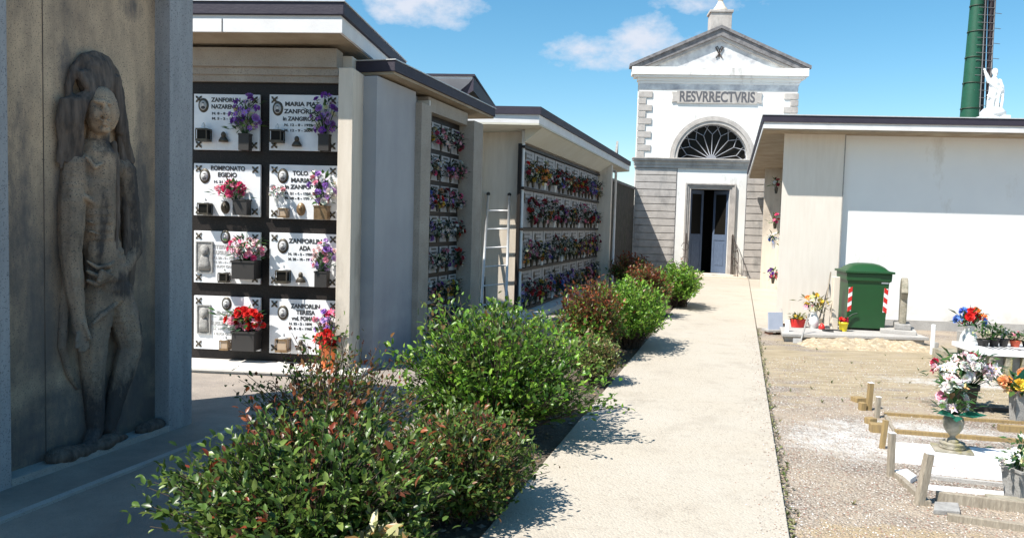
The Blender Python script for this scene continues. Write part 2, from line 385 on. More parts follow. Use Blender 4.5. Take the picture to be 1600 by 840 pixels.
def text(name, body, material, parent, M, size, align='CENTER', extrude=.002, bold=0.0, sx=1.0):
    c = bpy.data.curves.new(name, 'FONT'); c.body = body; c.size = size; c.align_x = align; c.align_y = 'CENTER'; c.extrude = extrude; c.offset = bold
    c.materials.append(MATS[material])
    o = bpy.data.objects.new(name, c); COL.objects.link(o)
    place(o, parent, None, None, M @ Matrix.Rotation(R(90), 4, 'X') @ Matrix.Diagonal((sx, 1, 1, 1)))
    return o
PD = R(16.5); PX, PY = math.sin(PD), math.cos(PD)      # the way the path runs
SIDE = R(90) - PD                                     # turn of walls that follow the path
FACE = R(-4.5)                                        # turn of walls that face the camera
# ---------------------------------------------------------------- ground
def xl(Y, a, Y0=3.93, k=.2955): return a + k * (Y - Y0)
PLX, PRX = -.066, 1.52 - .035
mb = MB(); S = 600; N = 1
mb.add([(-S, -S, 0), (S, -S, 0), (S, S, 0), (-S, S, 0)], [(0, 1, 2, 3)])
struct(obj('ground', mb, 'gravel_ground'), 'pinkish gravel ground with trodden earth and spilled white stones')
mb = MB()
mb.prism([(xl(-4, PLX - 9), -4), (xl(-4, PLX - 1.0), -4), (xl(24.6, PLX - 1.0), 24.6), (xl(24.6, PLX - 9), 24.6)], -.02, .006)
struct(obj('yard_paving', mb, 'yard_paving'), 'worn beige paving between the hedge and the burial buildings')
mb = MB()
mb.prism([(xl(-4, PLX - 1.0), -4), (xl(-4, PLX), -4), (xl(24.6, PLX), 24.6), (xl(24.6, PLX - 1.0), 24.6)], -.02, .016)
struct(obj('planting_bed', mb, 'soil'), 'dark soil bed under the shrubs')
# the footpath, cast in bays with open joints
ys = [-4.0, 1.5, G(1060, 632).y, 12.25, 17.2, 24.62]
mb = MB()
for a, b in zip(ys[:-1], ys[1:]):
    b -= .014; n = 6
    for i in range(1):
        mb.prism([(xl(a, PLX), a), (xl(a, PRX), a - .0), (xl(b, PRX), b), (xl(b, PLX), b)], -.02, .035)
struct(obj('footpath', mb, 'path_aggregate', bevel=.006), 'pale exposed aggregate footpath leading straight to the chapel')
mb = MB()
mb.prism([(xl(12.3, PRX + .015), 12.3), (xl(12.3, PRX + .6), 12.26), (xl(12.6, PRX + .8), 12.9), (xl(24.5, PRX + .8), 24.4), (xl(24.5, PRX + .015), 24.5)], -.02, .03)
struct(obj('pavement', mb, 'path_aggregate'), 'pale pavement strip beside the right hand burial building')
a, b = G(20, 806), G(300, 690)
mb = MB(); dx = Vector((PX, PY, 0)); nn = Vector((PY, -PX, 0))
p0 = a - dx * 4; p1 = a + dx * 2.6
mb.prism([(p0.x, p0.y), ((p0 + nn * .05).x, (p0 + nn * .05).y), ((p1 + nn * .05).x, (p1 + nn * .05).y), (p1.x, p1.y)], -.01, .022)
struct(obj('kerb', mb, 'concrete'), 'thin stone kerb along the paving under the relief')
# loose stones lying about (nobody could count them)
def rock(r, seed):
    q = random.Random(seed); t = []
    base = [(1, 0, 0), (-1, 0, 0), (0, 1, 0), (0, -1, 0), (0, 0, .7), (0, 0, -.7)]
    vs = [tuple(c * r * q.uniform(.65, 1.2) for c in p) for p in base]
    return vs, [(0, 2, 4), (2, 1, 4), (1, 3, 4), (3, 0, 4), (2, 0, 5), (1, 2, 5), (3, 1, 5), (0, 3, 5)]
mb = MB(); q = random.Random(3)
def right_edge(Y): return xl(Y, PRX)
cols = [(.42, .36, .31), (.34, .28, .23), (.50, .46, .41), (.24, .19, .16), (.60, .58, .55), (.29, .16, .12), (.38, .33, .28)]
for i in range(14000):
    Y = 3.2 + 6.5 * q.random() ** 1.7; X = right_edge(Y) + .02 + (q.random() ** 1.2) * (Y * .72 - right_edge(Y) + .3)
    r = q.uniform(.0025, .006) * (1 + .05 * Y)
    vs, fs = rock(r, i); mb.add([(v[0] + X, v[1] + Y, v[2] + r * .3) for v in vs], fs, cols[q.randrange(7)])
struct(obj('gravel', mb, 'pebble'), 'loose pinkish and white gravel stones', 'stuff')
mb = MB()
for i in range(700):                     # dark litter and moss caught along the path edge
    Y = 3.6 + 9 * q.random() ** 1.4; X = right_edge(Y) + q.gauss(.015, .018); r = q.uniform(.006, .016)
    vs, fs = rock(r, i); mb.add([(v[0] + X, v[1] + Y * 1, v[2] * .5 + .012) for v in vs], fs, (.09, .075, .05) if q.random() < .6 else (.16, .17, .06))
struct(obj('leaf_litter', mb, 'pebble'), 'dark litter caught along the footpath edge', 'stuff')
mb = MB()
for i in range(900):
    Y = 3.0 + 12 * q.random() ** 1.5; X = xl(Y, PLX) - q.random() * 1.0; r = q.uniform(.01, .03)
    vs, fs = rock(r, i); mb.add([(v[0] + X, v[1] + Y, v[2] * .4 + .02) for v in vs], fs, random.Random(i).choice([(.16, .11, .06), (.24, .17, .09), (.12, .09, .06), (.28, .24, .2)]))
struct(obj('leaf_litter', mb, 'pebble'), 'dead leaves and clods under the shrubs', 'stuff')

# ---------------------------------------------------------------- relief monument (near left)
F0 = Frame(G(26, 746), SIDE)
t0 = thing('relief_monument', 'tall stained stone tomb wall at the left with a carved figure on it', 'tomb', F0.w(0, 0, 0), SIDE)
H0 = 3.36
mb = MB(); mb.box(-.3, 1.13, .0, .12, 0.0, H0 - .1); obj('panel', mb, 'relief_panel', t0)
for x0_, x1_, lb in ((-2.6, -.14, 'bluish grey stone pillar left of the relief'), (1.13, 1.37, 'bluish grey stone pillar right of the relief')):
    mb = MB(); mb.box(x0_, x1_, -.13, .5, 0, H0 - .1); obj('pillar', mb, 'pillar_blue', t0, bevel=.006, label=lb)
mb = MB(); mb.box(-.14, 1.13, .121, .9, 0, H0 - .1); mb.box(-2.6, -.14, .501, .9, 0, H0 - .1); mb.box(1.13, 1.36, .501, .9, 0, H0 - .1); obj('wall', mb, 'plaster_cream', t0)
mb = MB(); mb.box(-2.7, 1.40, -.14, 1.0, H0 - .1, H0 + .0); obj('roof', mb, 'roof_felt', t0)
mb = MB(); mb.box(-.14, 1.13, -.129, -.001, -.01, .05); obj('plinth', mb, 'concrete', t0)
# joints of the panel
mb = MB(); mb.box(.20, .205, -.003, .01, 0.05, H0 - .1); obj('joint', mb, 'relief_dark', t0)
def P0(px, py, off=0.0):
    x, z = F0.px(px, py, off); return Vector((x, off, z))
def carve(chains, balls=(), seg=8):
    mb = MB()
    for ch in chains:
        for (a, b) in zip(ch[:-1], ch[1:]):
            pa, ra, pb, rb = Vector(a[0]), a[1], Vector(b[0]), b[1]
            L = (pb - pa).length; n = max(1, int(L / (min(ra, rb) * .38)))
            for i in range(n + 1):
                t = i / n; mb.ball(tuple(pa.lerp(pb, t)), ra + (rb - ra) * t, seg, 5)
    for (c, r, sc) in balls: mb.ball(tuple(c), r, 12, 8, sc=sc)
    return mb
def dark_patches(name, spots, col, hard=.5, nsc=5.0):       # noisy dark patches with a shape of their own, in the panel's own x and z
    m = MATS[name]; n, l = m.node_tree.nodes, m.node_tree.links; b = n['Principled BSDF']; src = b.inputs['Base Color'].links[0].from_socket
    t = n.new('ShaderNodeTexCoord'); s_ = n.new('ShaderNodeSeparateXYZ'); l.new(t.outputs['Object'], s_.inputs[0])
    def M(op, a, c):
        x = n.new('ShaderNodeMath'); x.operation = op
        for i, v in enumerate((a, c)):
            if isinstance(v, (int, float)): x.inputs[i].default_value = v
            else: l.new(v, x.inputs[i])
        return x.outputs[0]
    tot = None
    for (p, q_, rx, rz) in spots:
        c = P0(p, q_); a = M('DIVIDE', M('SUBTRACT', s_.outputs[0], c.x), rx); d = M('DIVIDE', M('SUBTRACT', s_.outputs[2], c.z), rz)
        v = M('SUBTRACT', 1.0, M('ADD', M('MULTIPLY', a, a), M('MULTIPLY', d, d))); tot = v if tot is None else M('MAXIMUM', tot, v)
    mp = n.new('ShaderNodeMapping'); mp.inputs['Scale'].default_value = (2.2, 2.2, .8); l.new(t.outputs['Object'], mp.inputs['Vector'])
    nz_ = n.new('ShaderNodeTexNoise'); nz_.inputs['Scale'].default_value = nsc; nz_.inputs['Detail'].default_value = 9; nz_.inputs['Roughness'].default_value = .7; l.new(mp.outputs[0], nz_.inputs['Vector'])
    f = M('ADD', M('MULTIPLY', tot, .8), M('MULTIPLY', M('SUBTRACT', nz_.outputs[0], .52), 3.0))
    r = n.new('ShaderNodeMapRange'); r.inputs['From Min'].default_value = 0.0; r.inputs['From Max'].default_value = hard; r.inputs['To Max'].default_value = .88; r.clamp = True; l.new(f, r.inputs['Value'])
    mx = n.new('ShaderNodeMix'); mx.data_type = 'RGBA'; l.new(r.outputs[0], mx.inputs['Factor']); l.new(src, mx.inputs['A']); mx.inputs['B'].default_value = (*col, 1); l.new(mx.outputs['Result'], b.inputs['Base Color'])
dark_patches('relief_panel', [(32, 340, .12, .75), (60, 470, .16, .5), (222, 300, .10, .85), (205, 12, .12, .12), (150, 640, .5, .35), (100, 100, .07, .18), (95, 330, .06, .6), (40, 700, .3, .3)], (.13, .115, .11), .9)  # weather stains of the panel
dark_patches('relief_stone', [(196, 330, .10, .6), (166, 445, .16, .12), (150, 640, .4, .3), (150, 232, .12, .10), (200, 510, .09, .25), (132, 350, .035, .35), (152, 160, .05, .05)], (.04, .035, .036), .6, 7.0)  # dark patches on the figure's right side, neck, arm, groin and lower legs
TX = bpy.data.textures.new('weathering', 'CLOUDS'); TX.noise_scale = .05; TX.noise_depth = 4
TX2 = bpy.data.textures.new('weathering_broad', 'CLOUDS'); TX2.noise_scale = .22; TX2.noise_depth = 2
def weather(o, a=.016, b=.03):
    for tx, st in ((TX2, b), (TX, a)):
        d = o.modifiers.new('weathering', 'DISPLACE'); d.texture = tx; d.strength = st; d.mid_level = .5; d.texture_coords = 'LOCAL'
def remesh(o, vox, it=6):
    m = o.modifiers.new('remesh', 'REMESH'); m.mode = 'VOXEL'; m.voxel_size = vox; m.use_smooth_shade = True
    s = o.modifiers.new('smooth', 'SMOOTH'); s.factor = .5; s.iterations = it
def C0(*pts): return [(P0(x, y, -off * .6), r * .95) for (x, y, r, off) in pts]
body = carve([
    C0((148, 250, .16, .05), (146, 310, .165, .06), (154, 375, .135, .06), (164, 425, .155, .07), (166, 458, .145, .06)),   # trunk
    C0((118, 262, .10, .05), (112, 320, .088, .10), (110, 390, .072, .13), (116, 450, .062, .15), (123, 495, .046, .16), (127, 518, .050, .16)),   # near arm
    C0((190, 268, .10, .03), (203, 340, .08, .05), (208, 390, .068, .08), (192, 420, .055, .12), (174, 432, .048, .15)),  # far arm, folded
    C0((152, 465, .13, .05), (143, 530, .105, .06), (144, 580, .088, .06), (147, 620, .078, .05), (149, 668, .055, .05)),  # straight leg
    C0((176, 455, .135, .07), (194, 500, .11, .12), (205, 538, .09, .16), (193, 580, .082, .12), (178, 630, .066, .08), (170, 668, .052, .07)),  # bent leg
    C0((149, 672, .055, .05), (140, 694, .05, .11), (130, 702, .036, .14)), C0((170, 672, .052, .06), (184, 692, .05, .12), (194, 700, .034, .15)),
    C0((150, 235, .085, .05), (154, 205, .075, .07)),                                          # neck
], [(P0(158, 172, -.11), .125, (.80, .9, 1.25)), (P0(138, 292, -.085), .10, (1, .6, .8)), (P0(164, 292, -.085), .09, (1, .6, .8)), (P0(132, 258, -.04), .12, (1.2, .7, .7)),
    (P0(172, 262, -.04), .11, (1.2, .7, .7)), (P0(160, 392, -.075), .12, (1, .6, 1.2))])
# face: brow, nose, lips, chin on the bowed head, turned to the right
fx = [(P0(160, 160, -.215), .034, (2.3, .7, .6)), (P0(166, 175, -.235), .024, (.75, 1.1, 2.0)), (P0(166, 189, -.212), .020, (2.0, .9, .5)), (P0(165, 195, -.207), .018, (1.7, .9, .5)), (P0(164, 203, -.185), .03, (1.2, 1, .8)), (P0(152, 178, -.19), .035, (.8, .6, 1.2)), (P0(176, 178, -.17), .03, (.8, .6, 1.2))]
for c, r, sc in fx: body.ball(tuple(c), r, 10, 6, sc=sc)
for k, (x, y) in enumerate([(119, 541), (124, 547), (129, 548), (134, 543)]):            # fingers of the hanging hand
    for (a, b) in (((122 + k * 3.0, 522), (x + 1, y - 8)), ((x + 1, y - 8), (x + 1.5, y))):
        pa, pb = P0(*a, -.12), P0(*b, -.13)
        for i in range(5): body.ball(tuple(pa.lerp(pb, i / 4)), .016, 6, 4)
pa, pb = P0(132, 506, -.14), P0(140, 528, -.16)
for i in range(6): body.ball(tuple(pa.lerp(pb, i / 5)), .017, 6, 4)
for k in range(4):
    pa, pb = P0(174, 430, -.18), P0(159 - k * 1.5, 424 + k * 5, -.20)
    for i in range(6): body.ball(tuple(pa.lerp(pb, i / 5)), .014, 6, 4)
for (x1_, y1_, x2_, y2_, rr2, oo) in ((134, 308, 148, 318, .012, .135), (150, 318, 168, 306, .012, .135)):
    pa, pb = P0(x1_, y1_, -oo), P0(x2_, y2_, -oo)
    for i in range(7): body.ball(tuple(pa.lerp(pb, i / 6)), rr2 * 1.6, 6, 4)
rf = obj('relief_figure', body, 'relief_stone', t0, label='tall weathered stone figure with bowed head, one arm hanging and one knee bent'); remesh(rf, .0075, 2)
hair = carve([C0((108, 170, .026, .04), (108, 135, .028, .05), (116, 106, .030, .05), (130, 90, .032, .06), (148, 86, .032, .06), (166, 94, .032, .06), (179, 114, .034, .07), (187, 146, .034, .08), (191, 185, .036, .08), (193, 220, .040, .07), (200, 250, .05, .05))]
    + [C0((150 - k * 5, 140 + k * 2, .026, .18 - .012 * k), (134 - k * 5.2, 158, .024, .20 - .016 * k), (126 - k * 4.8, 190, .022, .19 - .018 * k), (128 - k * 4.6, 220, .019, .16 - .015 * k), (124 - k * 4.8, 262 - (k % 3) * 9, .010, .12 - .010 * k)) for k in range(8)]
    + [C0((126 + k * 7, 116 - k, .034, .12), (134 + k * 6, 130, .034, .155), (142 + k * 4, 144, .026, .175)) for k in range(7)]
    + [C0((176 + k * 4, 122, .022, .13), (183 + k * 3, 160, .024, .12), (186 + k * 2.5, 205, .024, .09)) for k in range(3)])
hair.ball(tuple(P0(150, 122, -.03)), .15, 14, 8, sc=(1, .55, 1.1))
hr = obj('hair', hair, 'relief_dark', rf, label='dark carved hood and long falling hair'); remesh(hr, .0075, 1)
def C1(*pts): return [(P0(x, y, -off * .88), r) for (x, y, r, off) in pts]
side_cloth = carve([C0((188 + k * 6.0, 212 + k * 22, .026, .06), (194 + k * 5.5, 290 + k * 8, .032, .09), (199 + k * 4.5, 360, .028, .10), (192 + k * 5, 420, .024, .10), (186 + k * 5, 470 + k * 9, .014, .08)) for k in range(4)]
    + [C1((178, 225, .022, .14), (182, 290, .024, .17), (184, 350, .020, .17), (180, 400, .014, .17))])
sc_ = obj('drapery', side_cloth, 'relief_dark', rf, label='dark weathered cloth hanging down the right side'); remesh(sc_, .010, 1)
drape = carve([C1((136, 408 + k * 15, .010, .13), (152, 418 + k * 13, .014, .165), (172, 414 + k * 10, .016, .18), (192, 392 + k * 9, .012, .16)) for k in range(3)]
    + [C1((140, 346 + k * 15, .008, .13), (158, 353 + k * 14, .010, .15), (178, 336 + k * 12, .009, .14)) for k in range(2)]
    + [C1((136, 246, .014, .15), (148, 262, .016, .18), (166, 252, .014, .16)), C1((146, 505, .016, .14), (160, 492, .02, .17), (188, 468, .016, .16))])
lc_ = obj('drapery', carve([C0((106, 420, .03, .02), (101, 480, .035, .02), (97, 540, .03, .02), (108, 585, .024, .02), (122, 606, .016, .02))]), 'relief_stone', rf, label='hem of cloth behind the straight leg'); remesh(lc_, .010, 1)
dr = obj('drapery', drape, 'relief_stone', rf, label='folds of carved cloth at the waist'); remesh(dr, .010, 1)
for o_ in (rf, hr, dr, sc_, lc_): weather(o_, .009, .016)
rk = MB()
for i in range(26):
    p = P0(rnd.uniform(70, 235), 712 + rnd.uniform(-4, 8), 0); rk.ball((p.x, -.05 - rnd.random() * .04, .05 + rnd.random() * .03), rnd.uniform(.05, .10), 8, 6, sc=(1.3, .8, .6))
r_ = obj('rock_base', rk, 'relief_dark', t0, label='dark rough carved rock under the feet'); remesh(r_, .018, 2)

# ---------------------------------------------------------------- burial building with the eight large slabs
F1 = Frame(G(300, 559, .05), FACE)
def X1(px, py=340, off=0.0): return F1.px(px, py, off)[0]
def Z1(px, py, off=0.0): return F1.px(px, py, off)[1]
t1 = thing('burial_building', 'burial building with eight big white memorial slabs under a deep dark edged canopy', 'burial building', F1.w(0, 0, 0), FACE)
xr = X1(527, 340); ztop = Z1(420, 129)
XL = -.75
mb = MB(); mb.box(XL, xr + .05, .03, .12, .05, ztop); obj('niche_frame', mb, 'granite', t1)
mb = MB(); mb.box(XL, xr + .10, .121, 2.2, 0.0, 3.3); obj('wall', mb, 'plaster_cream', t1)
zl = .05
mb = MB(); mb.box(XL, X1(585), -.5, .02, .0, zl); mb.box(XL, X1(585), -.54, -.5, .035, zl + .006)
obj('ledge', mb, 'marble_warm', t1, label='low pale stone ledge in front of the slabs')
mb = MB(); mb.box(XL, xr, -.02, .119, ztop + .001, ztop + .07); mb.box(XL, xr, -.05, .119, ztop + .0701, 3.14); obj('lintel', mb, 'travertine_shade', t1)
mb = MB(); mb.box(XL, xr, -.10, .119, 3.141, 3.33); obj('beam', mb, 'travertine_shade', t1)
xc0, xc1 = X1(526, 340, -.24), X1(548.5, 340, -.24)
mb = MB(); mb.box(xc0, xc1, -.24, .33, .05, 3.11); obj('pillar', mb, 'travertine', t1, bevel=.004, label='pale travertine pillar beside the slabs')
xe = X1(565, 340, .33); xe2 = X1(586, 340, .33)
mb = MB(); mb.box(xc1, xe + .02, .331, 2.2, .0, 3.05); obj('side_wall', mb, 'plaster_cream', t1)
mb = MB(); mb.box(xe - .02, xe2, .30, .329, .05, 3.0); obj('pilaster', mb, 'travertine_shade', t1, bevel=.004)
# canopy: rising slightly outwards
yo = -.60; xk = X1(537, 20, yo)
zb0 = Z1(420, 49, yo); zb1 = Z1(420, 29, yo); zb2 = Z1(420, 22.5, yo); zt = Z1(420, 2.5, yo)
mb = MB(); e = .1
mb.add([(XL, yo + .05, zb0), (xk - .06, yo + .05, zb0), (xk - .06, 2.1, 3.34), (XL, 2.1, 3.34), (XL, yo + .05, zb0 + .05), (xk - .06, yo + .05, zb0 + .05), (xk - .06, 2.1, zb0 + .05), (XL, 2.1, zb0 + .05)],
       [(0, 3, 2, 1), (4, 5, 6, 7), (0, 1, 5, 4), (1, 2, 6, 5), (2, 3, 7, 6), (3, 0, 4, 7)])
obj('soffit', mb, 'soffit', t1)
mb = MB(); mb.box(XL, xk - .05, yo + .02, yo + .05, zb0 - .004, zb1); mb.box(xk - .05, xk - .02, yo + .02, 1.3, zb0 - .004, zb1)
mb.box(XL, xk - .035, yo + .035, 2.1, zb1 + .001, zb2); f_ = obj('fascia', mb, 'fascia_white', t1, label='white stone edge of the canopy')
mb = MB(); mb.box(X1(347, 40, yo + .02) - .004, X1(347, 40, yo + .02) + .004, yo + .016, yo + .03, zb0 - .003, zb1 - .001); obj('joint', mb, 'iron', f_)
mb = MB(); mb.box(XL, xk, yo, 2.15, zb2 + .001, zt); obj('roof', mb, 'roof_felt', t1, bevel=.006)
mb = MB(); mb.box(XL - .01, xk + .012, yo - .012, 2.16, zt + .001, zt + .012); obj('roof_edge', mb, 'alu', t1)

def slab_parts(fr, parent, x0, x1, z0, z1, y, M_=None):
    mb = MB(); mb.box(x0, x1, y, y + .03, z0, z1); return obj('memorial_slab', mb, 'marble', parent, bevel=.002)
STUD = None
def stud(slab, F, x, z, y):
    global STUD
    if STUD is None:
        m = MB()
        for k in range(4):
            q = math.pi / 4 + k * math.pi / 2; c, s_ = math.cos(q), math.sin(q)
            m.add([(0, -.012, 0), (c * .022 - s_ * .009, -.004, s_ * .022 + c * .009), (c * .036, -.003, s_ * .036), (c * .022 + s_ * .009, -.004, s_ * .022 - c * .009)], [(0, 1, 2, 3), (3, 2, 1, 0)])
        m.ball((0, -.008, 0), .012, 8, 5); m.v = [(x * 1.4, y, z * 1.4) for x, y, z in m.v]
        STUD = m.mesh('corner_stud', 'bronze')
    o = bpy.data.objects.new('corner_stud', STUD); COL.objects.link(o); place(o, slab, None, None, F.M @ Matrix.Translation((x, y, z)))
def portrait(slab, F, x, z, y, k=1.0):
    m = MB(); m.lathe([(0, .012), (.052, .012), (.066, .006), (.07, 0)], 24, M=Matrix.Rotation(R(90), 4, 'X'), sy=1.32, caps=False)
    fr = obj('portrait', m, 'bronze', slab, M=F.M @ Matrix.Translation((x, y, z)) @ Matrix.Scale(k, 4))
def portrait_photo(slab, F, x, z, y, k=1.0):
    m = MB(); W = Matrix.Rotation(R(90), 4, 'X')
    m.lathe([(.0, .017), (.046, .016), (.047, .012)], 20, M=W, sy=1.3, caps=False, col=(.42, .42, .42))
    m.ball((0, -.018, .010), .017, 8, 6, col=(.62, .60, .58), sc=(.9, .3, 1.2)); m.ball((0, -.017, -.030), .028, 8, 6, col=(.05, .05, .055), sc=(1, .2, .7)); m.ball((0, -.0175, .026), .016, 8, 6, col=(.06, .05, .05), sc=(1, .3, .6))
    obj('photograph', m, 'pebble', slab, M=F.M @ Matrix.Translation((x, y, z)) @ Matrix.Scale(k, 4))
SL = [  # column, px rect, portrait, lines (text, px, py, height px, faint), ornament
    (0, (304, 147, 406, 236), (319, 165, 1), [('ZANFORLIN', 354, 157, 6.2, 0, 46), ('NAZARENO', 352, 167.5, 6.2, 0, 42), ('N. 8 - 8 - 1916', 352, 178, 3.6, 0, 40), ('M. 5 - 2 - 1993', 352, 186, 3.6, 0, 40)], (352, 215, 'bust')),
    (1, (422, 148, 528, 237), (435, 170, 1), [('MARIA PIA', 470, 163.5, 6.2, 0, 48), ('ZANFORLIN', 472, 175, 6.2, 0, 54), ('in ZANGIROLAMI', 474, 186.5, 5.8, 0, 62), ('N. 12 - 8 - 1932', 467, 196, 3.6, 0, 44), ('M. 12 - 9 - 2004', 467, 204.5, 3.6, 0, 44)], (466, 222, 'bust')),
    (0, (304, 255, 407, 339), (321, 275, 1.05), [('BOMBONATO', 357, 263.5, 6.4, 0, 54), ('EGIDIO', 356, 273.5, 6.4, 0, 30), ('N. 21 - 4 - 1925', 356, 284.5, 3.4, 0, 42), ('M. 6 - 10 - 1996', 356, 294, 3.4, 0, 42)], (353, 324, 'oval')),
    (1, (422, 257, 528, 344), (443, 275, 1.05), [('TOLO', 470, 271, 6.2, 0, 24), ('MARIA', 470, 282, 6.2, 0, 30), ('in ZANFORLIN', 475, 292.5, 6.0, 0, 58), ('N. 21 - 6 - 1925', 466, 302.5, 3.4, 0, 40), ('M. 28 - 8 - 1991', 466, 310, 3.4, 0, 40)], (471, 327, 'oval')),
    (0, (304, 360, 407, 444), (353, 370, .95), [('STEFANI', 349, 385.5, 5.2, 1, 30), ('GUGLIELMO', 352, 394.5, 5.2, 1, 38), ('N. 20 - 8 - 1912', 352, 403, 3.2, 1, 34), ('M. 20 - 4 - 1986', 352, 409.5, 3.2, 1, 34), ('I SUOI CARI', 351, 416, 3.2, 1, 30)], None),
    (1, (422, 363, 528, 449), (443, 384, 1.05), [('ZANFORLIN', 478, 377, 6.6, 0, 52), ('ADA', 477, 388, 6.6, 0, 18), ('N. 18 - 2 - 1920', 470, 397, 3.6, 0, 38), ('M. 20 - 10 - 1998', 470, 405, 3.6, 0, 38)], (472, 433, 'bust')),
    (0, (304, 461, 407, 548), (355, 474, .95), [('ENZO', 350, 488.5, 5.2, 1, 22), ('E LA', 352, 497, 5.2, 1, 18), ('GUGLIELMINA', 350, 505, 5.2, 1, 44), ('N. 14 - 8 - 1912', 350, 513.5, 3.2, 1, 32), ('I SUOI CARI', 350, 521, 3.2, 1, 30)], None),
    (1, (422, 466, 528, 555), (443, 488, 1.05), [('ZANFORLIN', 478, 478.5, 6.4, 0, 46), ('TERESA', 478, 488, 6.4, 0, 30), ('ved. POMARO', 478, 497.5, 6.0, 0, 44), ('N. 22 - 2 - 1898', 470, 505.5, 3.4, 0, 36), ('M. 8 - 8 - 1985', 470, 513, 3.4, 0, 36)], (472, 538, 'bust')),
]
PXM = 8.28 / FPX                       # metres per pixel of the picture on this wall
txts = []
for i, (c, (x0, y0, x1, y1), (ppx, ppy, pk), lines, orn) in enumerate(SL):
    a0, b1 = F1.px(x0, y0, 0); a1, b0 = F1.px(x1, y1, 0)
    s = slab_parts(F1, t1, a0, a1, b0, b1, -.012)
    s['label'] = 'white marble slab, %s column, row %d from the top' % (('nearer the relief' if c == 0 else 'beside the pillar'), i // 2 + 1)
    for (sx_, sz_) in ((a0 + .055, b0 + .055), (a0 + .055, b1 - .055), (a1 - .055, b0 + .055), (a1 - .055, b1 - .055)): stud(s, F1, sx_, sz_, -.013)
    x, z = F1.px(ppx, ppy, 0); pk *= .82; portrait(s, F1, x, z, -.013, pk); portrait_photo(s, F1, x, z, -.013, pk)
    for (tx, lx, ly, hh, faint, wpx) in lines:
        x, z = F1.px(lx, ly, 0)
        o = text('inscription', tx, 'lettering_faint' if faint else 'lettering', s, F1.M @ Matrix.Translation((x, -.0135, z)), hh * PXM / .70, bold=.0012 if hh < 4 else .0022)
        txts.append((o, wpx * PXM))
    if orn:
        x, z = F1.px(orn[0], orn[1], 0); m = MB()
        if orn[2] == 'bust':
            m.ball((0, -.03, .025), .03, 10, 8, sc=(.85, .8, 1.1)); m.lathe([(.055, -.05), (.052, -.03), (.035, -.005), (.018, .01)], 12, M=Matrix.Translation((0, -.03, 0)), sy=.55)
        else:
            m.lathe([(0, .03), (.03, .026), (.045, .014), (.05, 0)], 18, M=Matrix.Rotation(R(90), 4, 'X'), sy=1.4, caps=False); m.ball((0, -.028, .01), .02, 8, 6)
        obj('ornament', m, 'bronze_light' if i == 3 else 'bronze', s, M=F1.M @ Matrix.Translation((x, -.013, z)), label='small dark bronze %s' % ('figure' if orn[2] == 'bust' else 'oval medallion'))
for i, (cx, cz, w, h) in ((4, (321, 401, 27, 48)), (6, (320, 498, 22, 45))):
    s = [o for o in t1.children if o.name.startswith('memorial_slab')][i]
    x, z = F1.px(cx, cz, 0); w *= PXM; h *= PXM; m = MB()
    m.box(-w / 2, w / 2, -.012, 0, -h / 2, h / 2); m.box(-w / 2, w / 2, -.02, -.012, h / 2 - .012, h / 2); m.box(-w / 2, w / 2, -.02, -.012, -h / 2, -h / 2 + .012); m.box(-w / 2, -w / 2 + .012, -.02, -.012, -h / 2 + .012, h / 2 - .012); m.box(w / 2 - .012, w / 2, -.02, -.012, -h / 2 + .012, h / 2 - .012)
    m.ball((0, -.02, h * .18), .042, 12, 8, sc=(.8, .6, 1.15)); m.lathe([(w * .36, -h * .42), (w * .34, -h * .22), (.05, -.02), (.028, h * .08)], 14, M=Matrix.Translation((0, -.014, 0)), sy=.35); m.ball((0, -.016, h * .24), .055, 12, 8, sc=(.95, .4, 1.0))
    obj('relief_plaque', m, 'stone_grey', s, M=F1.M @ Matrix.Translation((x, -.013, z)), label='grey metal plaque with the bust of a haloed figure')

# ---------------------------------------------------------------- second burial building (runs along the yard)
F2 = Frame(G(585, 574), SIDE)
t2 = thing('burial_building', 'shaded burial building with small niches, between the big slabs and the ladder', 'burial building', F2.w(0, 0, 0), SIDE)
def X2(px, py=345, off=0.0): return F2.px(px, py, off)[0]
u1, u2, u3, u4 = X2(646), X2(663), X2(725), X2(739)
ZS2 = 3.10
mb = MB(); mb.box(-.05, u1, 0, .2, 0, ZS2); mb.box(-.05, u4, .2, 2.4, 0, ZS2); mb.box(u1, u4, .12, .2, 0, ZS2); obj('wall', mb, 'plaster_grey_shade', t2, label='plain grey plaster wall with shade put into its colour')
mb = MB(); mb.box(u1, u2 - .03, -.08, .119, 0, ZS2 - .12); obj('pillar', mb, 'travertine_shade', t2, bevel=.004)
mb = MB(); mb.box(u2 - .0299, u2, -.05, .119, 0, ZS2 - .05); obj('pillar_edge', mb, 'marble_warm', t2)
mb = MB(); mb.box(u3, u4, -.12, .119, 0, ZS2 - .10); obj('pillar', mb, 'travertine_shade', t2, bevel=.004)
zn2 = F2.px(668, 178, .1)[1]
mb = MB(); mb.box(u2, u3, .10, .119, 0.05, zn2); obj('niche_frame', mb, 'granite', t2)
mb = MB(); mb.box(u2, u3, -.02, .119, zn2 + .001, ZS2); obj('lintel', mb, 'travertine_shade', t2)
mb = MB(); mb.box(u2, u3, -.1, .099, 0, .05); obj('ledge', mb, 'marble_warm', t2)
